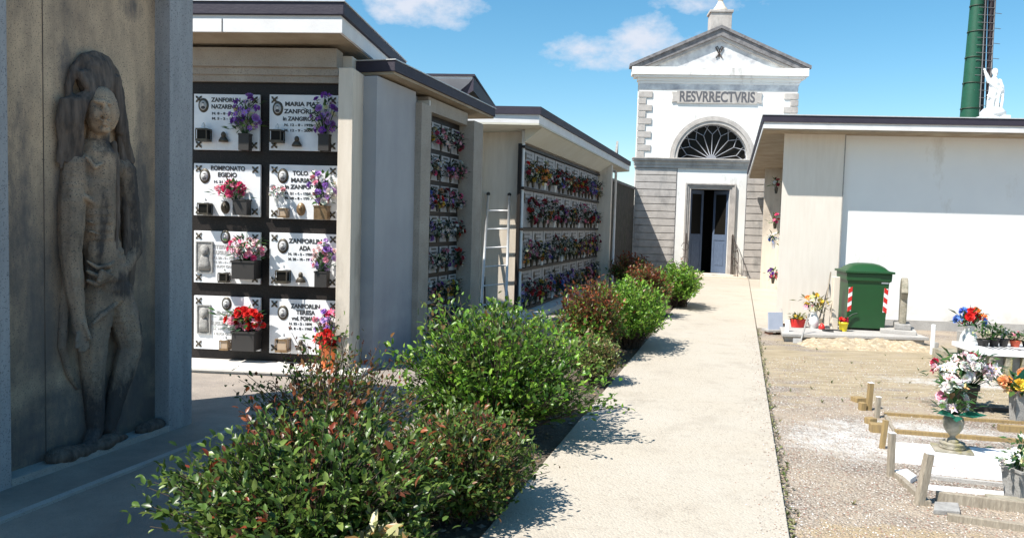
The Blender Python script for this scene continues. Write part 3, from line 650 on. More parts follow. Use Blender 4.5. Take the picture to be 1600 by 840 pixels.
# canopy from points found above
ca, cb = G(617, 119, 3.13) if False else D(617, 119, 8.2), D(760, 188, 11.55)
c1, c2 = F2.I @ Vector((ca.x, ca.y, 0)), F2.I @ Vector((cb.x, cb.y, 0))
zc = 3.13
mb = MB(); mb.box(c1.x, c2.x, min(c1.y, c2.y), 2.5, zc + .03, zc + .145); obj('roof', mb, 'roof_felt', t2, bevel=.005)
ymin = min(c1.y, c2.y)
mb = MB(); mb.box(c1.x + .02, c2.x - .02, ymin + .02, 2.45, zc - .0, zc + .029); obj('soffit', mb, 'soffit', t2)
mb = MB(); mb.box(c1.x - .01, c2.x + .01, ymin - .01, 2.51, zc + .146, zc + .156); obj('roof_edge', mb, 'alu', t2)

# roof of a further building seen over it
t = thing('burial_building', 'far building of which only a grey roof corner shows above the dark canopy', 'burial building', D(700, 150, 14.5) - Vector((0, 0, D(700, 150, 14.5).z)), FACE)
z0_ = D(740, 146, 14)[2]; z1_ = D(740, 124, 14)[2]
xa = D(650, 130, 14).x - t.location.x; xb = D(745, 130, 14).x - t.location.x
mb = MB(); mb.add([(xa - 2, -.6, z1_ - .02), (xb, -.6, z1_ - .02), (xb - .42, -.3, z0_ - .05), (xa - 2, -.3, z0_ - .05), (xa - 2, -.6, z1_ + .02), (xb, -.6, z1_ + .02), (xb, 3, z1_ + .02), (xa - 2, 3, z1_ + .02)], [(3, 2, 1, 0), (4, 5, 6, 7), (0, 1, 5, 4)]); obj('fascia', mb, 'fascia_white', t)
mb = MB(); mb.add([(xb, -.62, z1_ + .03), (xb + .02, 3, z1_ + .03), (xb + .02, 3, z0_ + .02), (xb, -.62, z0_ + .02), (xb - .42, -.3, z0_ - .06), (xb - .35, -.3, z0_ - .12)], [(0, 3, 2, 1), (0, 4, 5, 3)]); mb.box(xa - 2, xb + .02, -.63, 3, z1_ + .021, z1_ + .06); obj('roof', mb, 'roof_felt', t)
mb = MB(); mb.box(xa - 2, xb - .3, .2, 3, 0, z0_ - .05); mb.box(xb - .3, xb - .02, .4, 3, z0_ - .3, z0_); obj('wall', mb, 'plaster_cream', t)

# ---------------------------------------------------------------- third burial building (ladder, long wall of niches)
NY = 12.9
pn = D(815.5, 360, NY); F3 = Frame((pn.x, pn.y), SIDE)             # the long side
F3f = Frame((pn.x, pn.y), FACE)                                     # the end that faces us
t3 = thing('burial_building', 'long burial building with a ladder on its end and four rows of flowered niches', 'burial building', (pn.x, pn.y, 0), SIDE)
def X3(px, py=350, off=0.0): return F3.px(px, py, off)[0]
def X3f(px, py=350, off=0.0): return F3f.px(px, py, off)[0]
f0, f1, f2_ = X3f(733), X3f(749.5), X3f(757, 350, .25)
ZS3 = 3.15
mb = MB(); mb.box(f0 - .6, f1, -.0, .35, .12, ZS3); obj('pillar', mb, 'plaster_cream', t3, M=F3f.M, bevel=.004, label='pale corner pillar lit by the sun')
mb = MB(); mb.box(f1, -.012, .25, .32, .12, ZS3); obj('end_wall', mb, 'travertine', t3, M=F3f.M, label='pale stone end wall with the ladder against it')
mb = MB(); mb.box(-.05, -.0, .10, .249, .12, ZS3); obj('corner_strip', mb, 'plaster_white', t3, M=F3f.M)
mb = MB(); mb.box(f0 - .7, .1, -.45, .33, 0, .12); obj('plinth', mb, 'marble_warm', t3, M=F3f.M, bevel=.005)
L3 = X3(935); L3w = L3 + .45
mb = MB(); mb.prism([(.40, .12), (L3w, .12), (L3w, 2.9), (-.1, 2.9)], 0, ZS3); obj('wall', mb, 'plaster_cream', t3)
zn3 = 2.93
mb = MB(); mb.box(.05, L3, .06, .12, .1, zn3); obj('niche_frame', mb, 'granite', t3)
mb = MB()
for k in range(5): z = .12 + k * (zn3 - .17) / 4; mb.box(.06, L3, .0, .059, z - .022, z + .022)
obj('shelf', mb, 'granite', t3)
mb = MB(); mb.box(-.0, L3, -.3, .058, 0, .09); obj('ledge', mb, 'marble_warm', t3)
mb = MB(); mb.box(L3, L3 + .16, -.30, .5, 0, ZS3); obj('end_pillar', mb, 'travertine', t3, bevel=.004)
mb = MB(); p = F3.px(961, 360, -.33)[0]; mb.tube([(p, -.30, 0.05), (p, -.30, 3.0)], .035, 10); mb.tube([(p, -.30, 3.0), (p + .1, -.1, 3.12)], .035, 10); obj('drainpipe', mb, 'fascia_white', t3, label='white drainpipe at the far end')
# canopy: sloping soffit, white and dark edges
q0 = D(842.2, 197, 12.48); q1 = D(983.1, 276, 22.5); q2 = D(700, 192, 12.7)
def loc3(v, z): u = F3.I @ Vector((v.x, v.y, 0)); return Vector((u.x, u.y, z))
zo = 3.18
A_, B_ = loc3(q0, zo), loc3(q1, zo); Cc = F3.I @ (F3f.M @ Vector((f0 - .6, A_.y * 0 - .42, 0)))
mb = MB()
bk = 3.0
outline = [(A_.x, A_.y), (B_.x, A_.y), (B_.x, bk), (Cc.x + 1.2, bk), (Cc.x, Cc.y)]
mb.prism(outline, zo, zo + .0299, ztop=[zo, zo, zo - .2, zo - .2, zo]); obj('soffit', mb, 'soffit_pale', t3)
mb = MB(); yq = A_.y + .03; mb.add([(.0, yq, zo - .001), (L3 - .002, yq, zo - .001), (L3 - .002, -.002, zo - .001), (.0, -.002, zo - .001), (L3 - .002, -.002, 2.95), (.0, -.002, 2.95)], [(0, 3, 2, 1), (0, 1, 4, 5), (2, 3, 5, 4), (1, 2, 4), (0, 5, 3)]); obj('sloping_soffit', mb, 'soffit_pale', t3)
def inset(o_, d): cx = sum(p[0] for p in o_) / len(o_); cy = sum(p[1] for p in o_) / len(o_); return [(p[0] + d * (1 if p[0] > cx else -1), p[1] + d * (1 if p[1] > cy else -1)) for p in o_]
mb = MB(); mb.prism(outline, zo + .03, zo + .165); obj('fascia', mb, 'fascia_white', t3)
mb = MB(); mb.prism(inset(outline, .03), zo + .166, zo + .29); obj('roof', mb, 'roof_felt', t3)
mb = MB()
for k in range(14):
    for j in range(3):
        x = B_.x - .2 - k * .27; y = .25 + A_.y + j * .22; mb.tube([(x, y, zo + .30 + j * .06 + rnd.uniform(0, .03)), (x + .25, y + rnd.uniform(-.02, .02), zo + .31 + j * .06)], .06, 8)
obj('roof_tiles', mb, 'tile_red', t3, label='reddish curved tiles lying along the far end of the roof')
mb = MB(); mb.add([(B_.x - .6, A_.y + .3, zo + .3), (B_.x - .3, A_.y + .3, zo + .3), (B_.x - .33, A_.y + .3, zo + .85), (B_.x - .6, A_.y + .36, zo + .3), (B_.x - .3, A_.y + .36, zo + .3), (B_.x - .33, A_.y + .36, zo + .85)], [(0, 1, 2), (5, 4, 3), (0, 3, 4, 1), (1, 4, 5, 2), (2, 5, 3, 0)]); obj('flashing', mb, 'stone_grey', t3)

# dark old wall closing the yard beside the chapel
cl = D(1112, 370, 25.0).xy; cl = Frame(cl, FACE).w(-2.53, .05, 0); zt_ = D(980, 291, 24.6).z
t = thing('boundary_wall', 'dark mossy old wall in shade between the long burial building and the chapel', 'wall', (cl.x, cl.y, 0), SIDE)
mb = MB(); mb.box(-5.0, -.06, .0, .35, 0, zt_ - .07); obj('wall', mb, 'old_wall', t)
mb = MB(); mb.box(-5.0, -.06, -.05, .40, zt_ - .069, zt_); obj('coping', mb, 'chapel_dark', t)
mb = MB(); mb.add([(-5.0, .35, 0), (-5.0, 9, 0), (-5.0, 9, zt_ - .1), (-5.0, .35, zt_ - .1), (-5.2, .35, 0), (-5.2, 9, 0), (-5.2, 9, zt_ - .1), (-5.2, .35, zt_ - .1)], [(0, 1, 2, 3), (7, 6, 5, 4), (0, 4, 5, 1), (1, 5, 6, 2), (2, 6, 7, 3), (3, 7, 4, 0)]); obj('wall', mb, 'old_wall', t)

# ---------------------------------------------------------------- right hand burial building
F4 = Frame(D(1218, 370, 12.95).xy, FACE)
t4 = thing('burial_building', 'white walled building on the right with a travertine corner and a flat dark edged roof', 'burial building', F4.w(0, 0, 0), FACE)
def X4(px, py=365, off=0.0): return F4.px(px, py, off)[0]
xw = X4(1313); ZS4 = 3.24; rel = R(90) - PD - FACE; s_, c_ = math.cos(rel), math.sin(rel)      # path direction seen in this frame
def side(x, y): return (x + y * s_ / c_, y)
mb = MB(); mb.prism([(0, 0), (xw, 0), (xw, .3), side(.02, .3)], 0, ZS4 - .01); obj('pillar', mb, 'travertine_light', t4, label='broad travertine corner panel')
mb = MB(); mb.box(xw - .004, xw + .012, -.004, .02, 0, ZS4 - .02); obj('joint', mb, 'stone_grey', t4)
mb = MB(); mb.prism([(xw, .10), (11, .10), (11, 8.0), side(.40, 8.0), side(.40, .31), (xw, .31)], 0, ZS4 - .01); obj('wall', mb, 'plaster_white', t4, label='smooth white plaster wall')
mb = MB(); sy_ = 7.6; mb.prism([side(-.08, sy_), side(.5, sy_), side(.5, sy_ + .3), side(-.08, sy_ + .3)], 0, ZS4 - .01); obj('pillar', mb, 'travertine', t4, label='narrow stone pillar at the far end of the side niches')
mb = MB(); mb.box(xw, 11, .04, .099, 0, .16); obj('skirting', mb, 'concrete', t4)
yo4 = -.47; xo = X4(1192, 190, yo4)
z4a, z4b, z4c, z4d = [F4.px(1400, y, yo4)[1] for y in (206, 197.5, 193.5, 183)]
ol = [(xo, yo4), (11.4, yo4), (11.4, 11.8), side(xo - .06, 11.8)]
mb = MB(); mb.prism([(xo + .02, yo4 + .03), (11.4, yo4 + .03), (11.4, 11.7), side(xo + .02, 11.7)], z4a - .004, z4a + .02); obj('soffit', mb, 'soffit', t4)
mb = MB(); mb.prism([(xo + .012, yo4 + .012), (11.4, yo4 + .012), (11.4, 11.75), side(xo - .03, 11.75)], z4a + .0201, z4b); mb.prism([(xo + .03, yo4 + .03), (11.38, yo4 + .03), (11.38, 11.7), side(xo, 11.7)], z4b + .0001, z4c); obj('fascia', mb, 'fascia_white', t4)
mb = MB(); mb.prism(ol, z4c + .0002, z4d); obj('roof', mb, 'roof_felt', t4)
mb = MB(); mb.prism([(xo - .012, yo4 - .012), (11.42, yo4 - .012), (11.42, 11.8), side(xo - .07, 11.8)], z4d + .0003, z4d + .014); obj('roof_edge', mb, 'alu', t4)
# side niches
mb = MB(); mb.prism([side(.36, .35), side(.399, .35), side(.399, sy_ - .01), side(.36, sy_ - .01)], .1, 2.9); obj('niche_frame', mb, 'marble', t4)

# ---------------------------------------------------------------- chapel
F5 = Frame(D(1112, 370, 25.0).xy, FACE)
t5 = thing('chapel', 'white chapel with pediment, fan window and open blue door where the path ends', 'chapel', F5.w(0, 0, 0), FACE)
def XZ5(px, py, off=0.0): return F5.px(px, py, off)
W = 2.53
lo = [z for z in (0, XZ5(1112, 262)[1], XZ5(1112, 249)[1])]; zsc = XZ5(1112, 248.5)[1]
zp = XZ5(1112, 264)[1]; zcor = XZ5(1122, 126)[1]; zc1 = XZ5(1122, 107.5)[1]; zap = XZ5(1127, 41)[1]
wx0, wx1 = XZ5(1055.5, 350)[0], XZ5(1163.5, 350)[0]
dx0, dx1 = XZ5(1077, 360)[0], XZ5(1137.5, 360)[0]; dz1 = XZ5(1110, 295.5)[1]; dz0 = XZ5(1110, 427)[1]
# lower storey
mb = MB(); mb.box(wx0, dx0, -.0, .3, 0, zp); mb.box(dx1, wx1, -.0, .3, 0, zp); mb.box(dx0, dx1, -.0, .3, dz1, zp); obj('wall', mb, 'plaster_chapel', t5, label='white plaster wall around the door')
for (a, b) in ((-W, wx0 - .03), (wx1 + .03, W)):
    mb = MB(); mb.box(a + .02, b - .0, .03, .3, 0, zp)
    n = 15; hh = (zp) / n
    for k in range(n): mb.box(a, b, -.01, .0301, k * hh + .012, (k + 1) * hh - .012)
    obj('rusticated_pier', mb, 'chapel_stone', t5, bevel=.006, label='grey stone blockwork beside the door')
for a in (wx0 - .0299, wx1 + .0001): mb = MB(); mb.box(a, a + .0298, .0, .02, 0, zp - .001); obj('joint', mb, 'chapel_dark', t5)
mb = MB()
mb.box(-W - .03, W + .03, -.05, .3, zp + .001, zp + .10); mb.box(-W - .05, W + .05, -.08, .3, zp + .101, zsc - .10); mb.box(-W - .10, W + .10, -.15, .3, zsc - .099, zsc - .04); mb.box(-W - .12, W + .12, -.18, .3, zsc - .0399, zsc)
obj('string_course', mb, 'chapel_stone', t5, bevel=.006)
# upper storey with the arched opening
rw = (XZ5(1168, 247)[0] - XZ5(1058, 247)[0]) / 2; cxw = (XZ5(1168, 247)[0] + XZ5(1058, 247)[0]) / 2 ; za = zsc + .001
Wu = W - .03
arc = [(cxw - rw * math.cos(math.pi * k / 24), za + rw * math.sin(math.pi * k / 24)) for k in range(25)]
mb = MB()
for (xx0, xx1, pts) in ((-Wu, cxw, arc[:13]), (cxw, Wu, arc[12:])):
    if xx0 == -Wu: poly = [(-Wu, za)] + pts + [(cxw, zcor), (-Wu, zcor)]
    else: poly = [(cxw, zcor)] + pts + [(Wu, za), (Wu, zcor)]
    mb.xprism(poly, 0, .3)
obj('wall', mb, 'plaster_chapel', t5, label='white plaster upper wall')
mb = MB(); zf = XZ5(1122, 141.5)[1]
mb.box(-Wu - .01, Wu + .01, -.012, -.001, zf, zcor - .02); obj('frieze', mb, 'chapel_grime_shadow', t5, label='band under the cornice with its shadow put into the colour')  # the cornice's cast shadow is put into this band's colour
mb = MB()                                  # arch moulding
for (r0, r1, y) in ((rw, rw + .10, -.04), (rw + .101, rw + .17, -.07), (rw + .171, rw + .25, -.03)):
    for k in range(24):
        a, b = math.pi * k / 24, math.pi * (k + 1) / 24
        P_ = [(cxw - r * math.cos(t), za + r * math.sin(t)) for r, t in ((r0, a), (r0, b), (r1, b), (r1, a))]
        mb.xprism(P_, y, .05 if r0 == rw else -.0005)
obj('arch_moulding', mb, 'chapel_stone', t5)
mb = MB(); mb.xprism([(x, z) for x, z in arc], .22, .24); win = obj('window', mb, 'glass_dark', t5, label='half round fan window with dark glass')
mb = MB()
def bar(x0, z0, x1, z1, w=.015, y=.17): mb.tube([(x0, y, z0), (x1, y, z1)], w, 6)
for k in range(9):
    a = math.pi * (k + .5) / 9; ca_, sa_ = math.cos(a), math.sin(a)
    bar(cxw + .14 * ca_, za + .14 * sa_, cxw + rw * .72 * ca_, za + rw * .72 * sa_)
    for s2 in (-1, 1):
        a2 = a + s2 * math.pi / 18
        bar(cxw + rw * .72 * ca_, za + rw * .72 * sa_, cxw + rw * .90 * math.cos(a2), za + rw * .90 * math.sin(a2), .014)
        bar(cxw + rw * .90 * math.cos(a2), za + rw * .90 * math.sin(a2), cxw + rw * .99 * math.cos(a2 - s2 * .06), za + rw * .99 * math.sin(a2 - s2 * .06), .012)
mb.xprism([(cxw - .16 * math.cos(math.pi * k / 10), za + .16 * math.sin(math.pi * k / 10)) for k in range(11)], .14, .2)
for k in range(24):
    a, b = math.pi * k / 24, math.pi * (k + 1) / 24
    bar(cxw + rw * .985 * math.cos(a), za + rw * .985 * math.sin(a), cxw + rw * .985 * math.cos(b), za + rw * .985 * math.sin(b), .016)
obj('mullions', mb, 'window_bar', win, label='thin grey radiating window bars')
# quoins
n = 10; zq = zf - .05; hh = (zq - zsc) / n
for s2 in (-1, 1):
    mb = MB()
    for k in range(n):
        w = .42 if k % 2 else .22; z = zsc + k * hh
        if s2 < 0: mb.box(-Wu - .03, -Wu + w, -.035, .02, z + .012, z + hh - .012)
        else: mb.box(Wu - w, Wu + .03, -.035, .02, z + .012, z + hh - .012)
    obj('quoins', mb, 'chapel_stone', t5, bevel=.006)
# plaque
(pa, pz1), (pb, pz0) = XZ5(1058, 141.5), XZ5(1182, 163)
mb = MB(); mb.box(pa, pb, -.05, -.001, pz0, pz1 - .02)
for s2, xx in ((-1, pa), (1, pb)): mb.add([(xx, -.045, pz0 + .05), (xx + s2 * .16, -.045, pz0 + .02), (xx + s2 * .13, -.045, (pz0 + pz1) / 2), (xx + s2 * .16, -.045, pz1 - .04), (xx, -.045, pz1 - .05), (xx, -.002, pz0 + .05), (xx + s2 * .16, -.002, pz0 + .02), (xx + s2 * .13, -.002, (pz0 + pz1) / 2), (xx + s2 * .16, -.002, pz1 - .04), (xx, -.002, pz1 - .05)], [(0, 1, 2, 3, 4) if s2 > 0 else (4, 3, 2, 1, 0)] + [(i, 5 + i, 5 + (i + 1) % 5, (i + 1) % 5) for i in range(5)])
plq = obj('plaque', mb, 'chapel_stone', t5, label='grey stone plaque with dark lettering')
o = text('lettering', 'RESVRRECTVRIS', 'carved_lettering', plq, F5.M @ Matrix.Translation(((pa + pb) / 2, -.052, (pz0 + pz1) / 2 - .01)), .46, bold=.013)
txts.append((o, 114 / 48.0))
# cornice and pediment
mb = MB(); z = zcor
for (ov, a, b) in ((.05, zcor - .12, zcor - .04), (.10, zcor - .04, zcor + .06), (.26, zcor + .06, zcor + .13), (.36, zcor + .13, zc1)):
    mb.box(-Wu - ov * .75, Wu + ov * .75, -ov * .58, .3, a + .0005, b)
obj('cornice', mb, 'plaster_chapel', t5, bevel=.008, label='pale moulded cornice')
xe_ = (XZ5(1264, 108)[0] - XZ5(982, 108)[0]) / 2
mb = MB(); mb.xprism([(-xe_ + .35, zc1 + .001), (0, zap - .33), (xe_ - .45, zc1 + .001)][::-1], .03, .3); obj('tympanum', mb, 'chapel_grime_shadow', t5, label='stained white triangle of the pediment')
mb = MB()
for s2 in (-1, 1):
    P_ = [(s2 * xe_, zc1 + .002), (0, zap - .10), (0, zap), (s2 * xe_, zc1 + .10)]
    mb.xprism(P_ if s2 < 0 else P_[::-1], -.17, .3)
    P_ = [(s2 * (xe_ - .42), zc1 + .002), (0, zap - .32), (0, zap - .101), (s2 * (xe_ - .02), zc1 + .002)]
    mb.xprism(P_ if s2 < 0 else P_[::-1], -.12, .3)
obj('raking_cornice', mb, 'chapel_dark', t5, label='weathered dark sloping cornice')
mb = MB()
for s2 in (-1, 1):
    P_ = [(s2 * (xe_ - .68), zc1 + .002), (0, zap - .43), (0, zap - .321), (s2 * (xe_ - .44), zc1 + .002)]
    mb.xprism(P_ if s2 < 0 else P_[::-1], -.06, .3)
obj('raking_moulding', mb, 'chapel_stone', t5)
mb = MB()                                   # emblem
ex_, ez_ = XZ5(1124, 82)
for s2 in (-1, 1): mb.tube([(ex_ + s2 * .10, .01, ez_ - .17), (ex_ - s2 * .03, .0, ez_), (ex_ - s2 * .12, .01, ez_ + .15)], .018, 6); mb.tube([(ex_ - s2 * .12, .01, ez_ + .15), (ex_ - s2 * .06, .01, ez_ + .19), (ex_ - s2 * .03, .01, ez_ + .12), (ex_ - s2 * .08, .01, ez_ + .09)], .014, 6)
mb.tube([(ex_, .02, ez_ - .16), (ex_, .02, ez_ + .12)], .016, 6)
obj('emblem', mb, 'iron', t5, label='dark crossed emblem in the pediment')
mb = MB(); mb.box(-.33, .33, -.05, .5, zap - .35, zap + .42); mb.box(-.37, .37, -.09, .54, zap + .421, zap + .50); ped = obj('pedestal', mb, 'chapel_stone', t5, bevel=.01, label='square stone pedestal on the ridge')
mb = MB(); mb.lathe([(.26, 0), (.24, .06), (.15, .18), (.09, .30), (.07, .36), (.10, .38)], 12, M=Matrix.Translation((0, .22, zap + .501))); mb.ball((0, .22, zap + .97), .10, 12, 8); obj('finial', mb, 'travertine', t5)
mb = MB(); mb.box(-.025, .025, .2, .24, zap + 1.05, zap + 1.7); mb.box(-.2, -.0251, .2, .24, zap + 1.42, zap + 1.47); mb.box(.0251, .2, .2, .24, zap + 1.42, zap + 1.47); obj('cross', mb, 'iron', t5)
# body, roof, interior
mb = MB(); K = s_ / c_
def sk(x, y): return (x + K * (y - .30), y)
mb.prism([sk(-W, .301), sk(-W + .3, .301), sk(-W + .3, 7), sk(-W, 7)], 0, zcor); mb.prism([sk(W - .3, .301), sk(W, .301), sk(W, 7), sk(W - .3, 7)], 0, zcor); mb.prism([sk(-W + .3, 6.7), sk(W - .3, 6.7), sk(W - .3, 7), sk(-W + .3, 7)], 0, zcor); obj('side_wall', mb, 'plaster_chapel', t5)
mb = MB(); y0_, y1_ = .301, 7.2; vs_ = [(x + K * (y - .30), y, z) for y in (y0_, y1_) for x, z in ((-xe_ + .1, zc1 - .05), (0, zap - .08), (xe_ - .1, zc1 - .05))]
mb.add(vs_, [(0, 2, 1), (3, 4, 5), (0, 1, 4, 3), (1, 2, 5, 4), (2, 0, 3, 5)]); obj('roof', mb, 'tile_red', t5)
mb = MB(); mb.box(-W + .3, W - .3, 2.4, 2.5, 0, zcor); mb.box(-W + .3, W - .3, .301, 2.39, 0, dz0 - .01); mb.box(-W + .3, W - .3, .301, 2.39, 3.4, 3.45); obj('dark_lining', mb, 'interior_dark', t5)  # near-black lining; the unlit interior's darkness is put into its colour
# door surround
mb = MB()
for (g, y, w) in ((0, -.03, .07), (.071, -.06, .06), (.132, -.09, .05)):
    mb.box(dx0 - g - w, dx0 - g - .0005, y, -.0005, 0, dz1 + g + w); mb.box(dx1 + g + .0005, dx1 + g + w, y, -.0005, 0, dz1 + g + w); mb.box(dx0 - g, dx1 + g, y, -.0005, dz1 + g, dz1 + g + w)
obj('door_surround', mb, 'chapel_stone', t5, bevel=.004)
LW = (dx1 - dx0) / 2
def leaf():
    m = MB(); h = dz1 - dz0 - .03
    m.box(0, .08, 0, .05, 0, h); m.box(LW - .08, LW, 0, .05, 0, h); m.box(.08, LW - .08, 0, .05, 0, .18); m.box(.08, LW - .08, 0, .05, h * .40, h * .47); m.box(.08, LW - .08, 0, .05, h - .12, h)
    m.box(.08, LW - .08, .015, .035, .18, h * .40); m.box(.14, LW - .14, .004, .014, .26, h * .36); return m
def leaf_glass():
    h = dz1 - dz0 - .03; m = MB(); m.box(.08, LW - .08, .02, .03, h * .47, h - .12); return m
for s2 in (-1, 1):
    hinge = F5.M @ Matrix.Translation(((dx0 + .01) if s2 < 0 else (dx1 - .01), .10, dz0)) @ Matrix.Rotation(R(38) if s2 < 0 else R(-52), 4, 'Z')
    if s2 > 0: hinge = hinge @ Matrix.Translation((-LW, 0, 0))
    d = obj('door', leaf(), 'wood_blue', t5, M=hinge, label='weathered blue door leaf standing ajar'); obj('pane', leaf_glass(), 'glass_dark', d, M=hinge)
sx0, sx1 = XZ5(1084, 432)[0], XZ5(1160, 432)[0]
mb = MB(); mb.box(sx0, sx1, -.75, -.1, 0, .10); mb.box(sx0 + .02, sx1 - .1, -.40, .3, .1001, dz0 - .002); obj('step', mb, 'travertine', t5, bevel=.008)
for s2, xx in ((-1, dx0 - .12), (1, dx1 + .12)):
    mb = MB(); pts = [(xx, -.12, .1), (xx, -.12, 1.35), (xx, -.2, 1.42), (xx + s2 * .03, -.5, 1.15), (xx + s2 * .08, -.75, .85), (xx + s2 * .1, -.72, .1)]
    mb.tube(pts, .018, 6); mb.tube([(xx, -.12, .75), (xx + s2 * .09, -.73, .5)], .014, 6)
    for k in range(1, 4): mb.tube([(xx + s2 * .025 * k, -.12 - .15 * k, .1), (xx + s2 * .025 * k, -.12 - .15 * k, 1.38 - .13 * k)], .009, 5)
    for zc_ in (.55, 1.0):
        mb.tube([(xx + s2 * .05 + .1 * s2 * math.cos(q_ * .7), -.4 + .12 * math.cos(q_ * .7), zc_ + .13 * math.sin(q_ * .7)) for q_ in range(9)], .009, 5)
    obj('handrail', mb, 'iron', t5, label='curved wrought iron handrail on the step')
# ---------------------------------------------------------------- flowers
def bloom_mesh(name, col, kind='rose', seed=0):
    q = random.Random(seed); m = MB()
    def c(k): return tuple(max(0, min(1, v * k * q.uniform(.85, 1.15))) for v in col)
    if kind == 'rose':
        for ring, (n, r, tilt, sz) in enumerate(((5, .95, .35, .62), (5, .62, .8, .5), (3, .3, 1.2, .4))):
            for k in range(n):
                a = 2 * math.pi * k / n + ring * .6 + q.uniform(-.15, .15); ca_, sa_ = math.cos(a), math.sin(a); pts = []
                for i in range(3):
                    t = i / 2; rr = r * (.25 + .75 * math.sin(t * 1.5)); zz = t * sz * (tilt + .2) + ring * .08
                    for j in (-1, 0, 1):
                        w = sz * (.35 + .55 * math.sin(t * 2.2)) * j; bend = .12 * (j * j) * (1 - t)
                        pts.append((rr * ca_ - w * sa_, rr * sa_ + w * ca_, zz + bend + .1 * j * j))
                m.add(pts, [(0, 1, 4, 3), (1, 2, 5, 4), (3, 4, 7, 6), (4, 5, 8, 7)], c(1 - .12 * ring), True)
        m.ball((0, 0, .25), .28, 6, 4, c(.75))
    elif kind == 'puff':
        for k in range(26):
            u = q.uniform(-.3, 1); a = q.uniform(0, 6.283); s_ = math.sqrt(max(0, 1 - u * u)); d = Vector((s_ * math.cos(a), s_ * math.sin(a), u)); t = d.cross(Vector((q.random(), q.random(), q.random()))).normalized(); w = d.cross(t)
            m.add([tuple(d * .25 - t * .2), tuple(d * .25 + t * .2), tuple(d * .95 + t * .38 + w * .1), tuple(d * 1.05 - t * .05), tuple(d * .95 - t * .38 - w * .1)], [(0, 1, 2, 3, 4)], c(1), False)
    else:                                   # star: lily or small daisy
        n = 6
        for k in range(n):
            a = 2 * math.pi * k / n; ca_, sa_ = math.cos(a), math.sin(a)
            pts = [(0, 0, 0), (.5 * ca_ - .26 * sa_, .5 * sa_ + .26 * ca_, .25), (1.1 * ca_, 1.1 * sa_, .30), (.5 * ca_ + .26 * sa_, .5 * sa_ - .26 * ca_, .25), (.5 * ca_, .5 * sa_, .16)]
            m.add(pts, [(0, 4, 1), (1, 4, 2), (2, 4, 3), (3, 4, 0)], c(1), True)
        m.ball((0, 0, .12), .16, 6, 4, (.7, .5, .1))
    return m.mesh(name, 'petal')
PAL = {'purple': (.22, .06, .42), 'violet': (.40, .20, .62), 'lilac': (.58, .42, .74), 'pink': (.80, .10, .26), 'rose': (.82, .36, .46), 'pale': (.86, .66, .66), 'white': (.82, .81, .76), 'cream': (.80, .76, .50),
       'yellow': (.82, .58, .06), 'orange': (.80, .25, .04), 'red': (.70, .015, .012), 'crimson': (.35, .01, .04), 'blue': (.10, .20, .60), 'peach': (.84, .45, .22)}
for k_, v_ in list(PAL.items()): PAL['dull_' + k_] = tuple(c_ * .7 + .01 for c_ in v_)
BL = {}
def bloom_data(col, kind):
    k = (col, kind, rnd.randrange(2))
    if k not in BL: BL[k] = bloom_mesh('bloom', PAL[col], kind, len(BL))
    return BL[k]
def leaf_quad(m, p, d, L, w, col, fold=.25):
    d = Vector(d).normalized(); s_ = d.cross(Vector((rnd.uniform(-.4, .4), rnd.uniform(-.4, .4), 1))).normalized(); n = s_.cross(d); p = Vector(p)
    m.add([tuple(p), tuple(p + d * L * .45 + s_ * w + n * w * fold), tuple(p + d * L), tuple(p + d * L * .45 - s_ * w + n * w * fold), tuple(p + d * L * .45)], [(0, 4, 1), (1, 4, 2), (2, 4, 3), (3, 4, 0)], col, False)
GREENS = [(.03, .09, .025), (.05, .13, .03), (.025, .07, .03), (.08, .15, .04)]
def profile_mesh(kind, w, h):
    """vessel of radius w and height h standing on z = 0"""
    m = MB()
    if kind == 'box': m.box(-w, w, -w * .8, w * .8, 0, h); m.box(-w * 1.08, w * 1.08, -w * .88, w * .88, h * .9, h)
    elif kind == 'cone': m.lathe([(w * .55, 0), (w * .62, h * .08), (w * .6, h * .1), (w * 1.0, h * .93), (w * 1.08, h * .95), (w * 1.08, h), (w * .9, h), (w * .8, h * .8)], 18, caps=False)
    elif kind == 'square': m.lathe([(w * .85, 0), (w * .9, h * .06), (w * .95, h * .1), (w * 1.25, h * .92), (w * 1.38, h * .93), (w * 1.38, h), (w * 1.1, h), (w, h * .8)], 4, M=Matrix.Rotation(R(45), 4, 'Z'), caps=False, smooth=False)
    elif kind == 'urn': m.lathe([(w * .62, 0), (w * .66, h * .06), (w * .55, h * .09), (w * .26, h * .16), (w * .25, h * .22), (w * .62, h * .34), (w * .92, h * .52), (w, h * .72), (w * .9, h * .88), (w * .7, h * .93), (w * .86, h * .97), (w * .86, h), (w * .66, h), (w * .6, h * .85)], 24, caps=False)
    elif kind == 'belly': m.lathe([(w * .6, 0), (w * .62, h * .04), (w * .9, h * .2), (w, h * .38), (w * .85, h * .6), (w * .55, h * .8), (w * .6, h * .95), (w * .75, h), (w * .55, h), (w * .45, h * .85)], 22, caps=False)
    elif kind == 'pot': m.lathe([(w * .7, 0), (w * .92, h * .78), (w * 1.05, h * .8), (w * 1.05, h), (w * .88, h), (w * .8, h * .8)], 16, caps=False)
    elif kind == 'basket':
        m.lathe([(w * .8, 0), (w * 1.0, h * .5), (w * 1.1, h)], 16, sy=.6, caps=False)
        for k in range(5): z = h * (k + .5) / 5; m.lathe([(w * (.83 + .27 * z / h), z - h * .07), (w * (.9 + .27 * z / h), z), (w * (.83 + .27 * z / h), z + h * .07)], 16, sy=.6, caps=False)
    m.lathe([(w * .6, h * .82), (0.001, h * .82)], 10, caps=False)
    return m
VM = {}
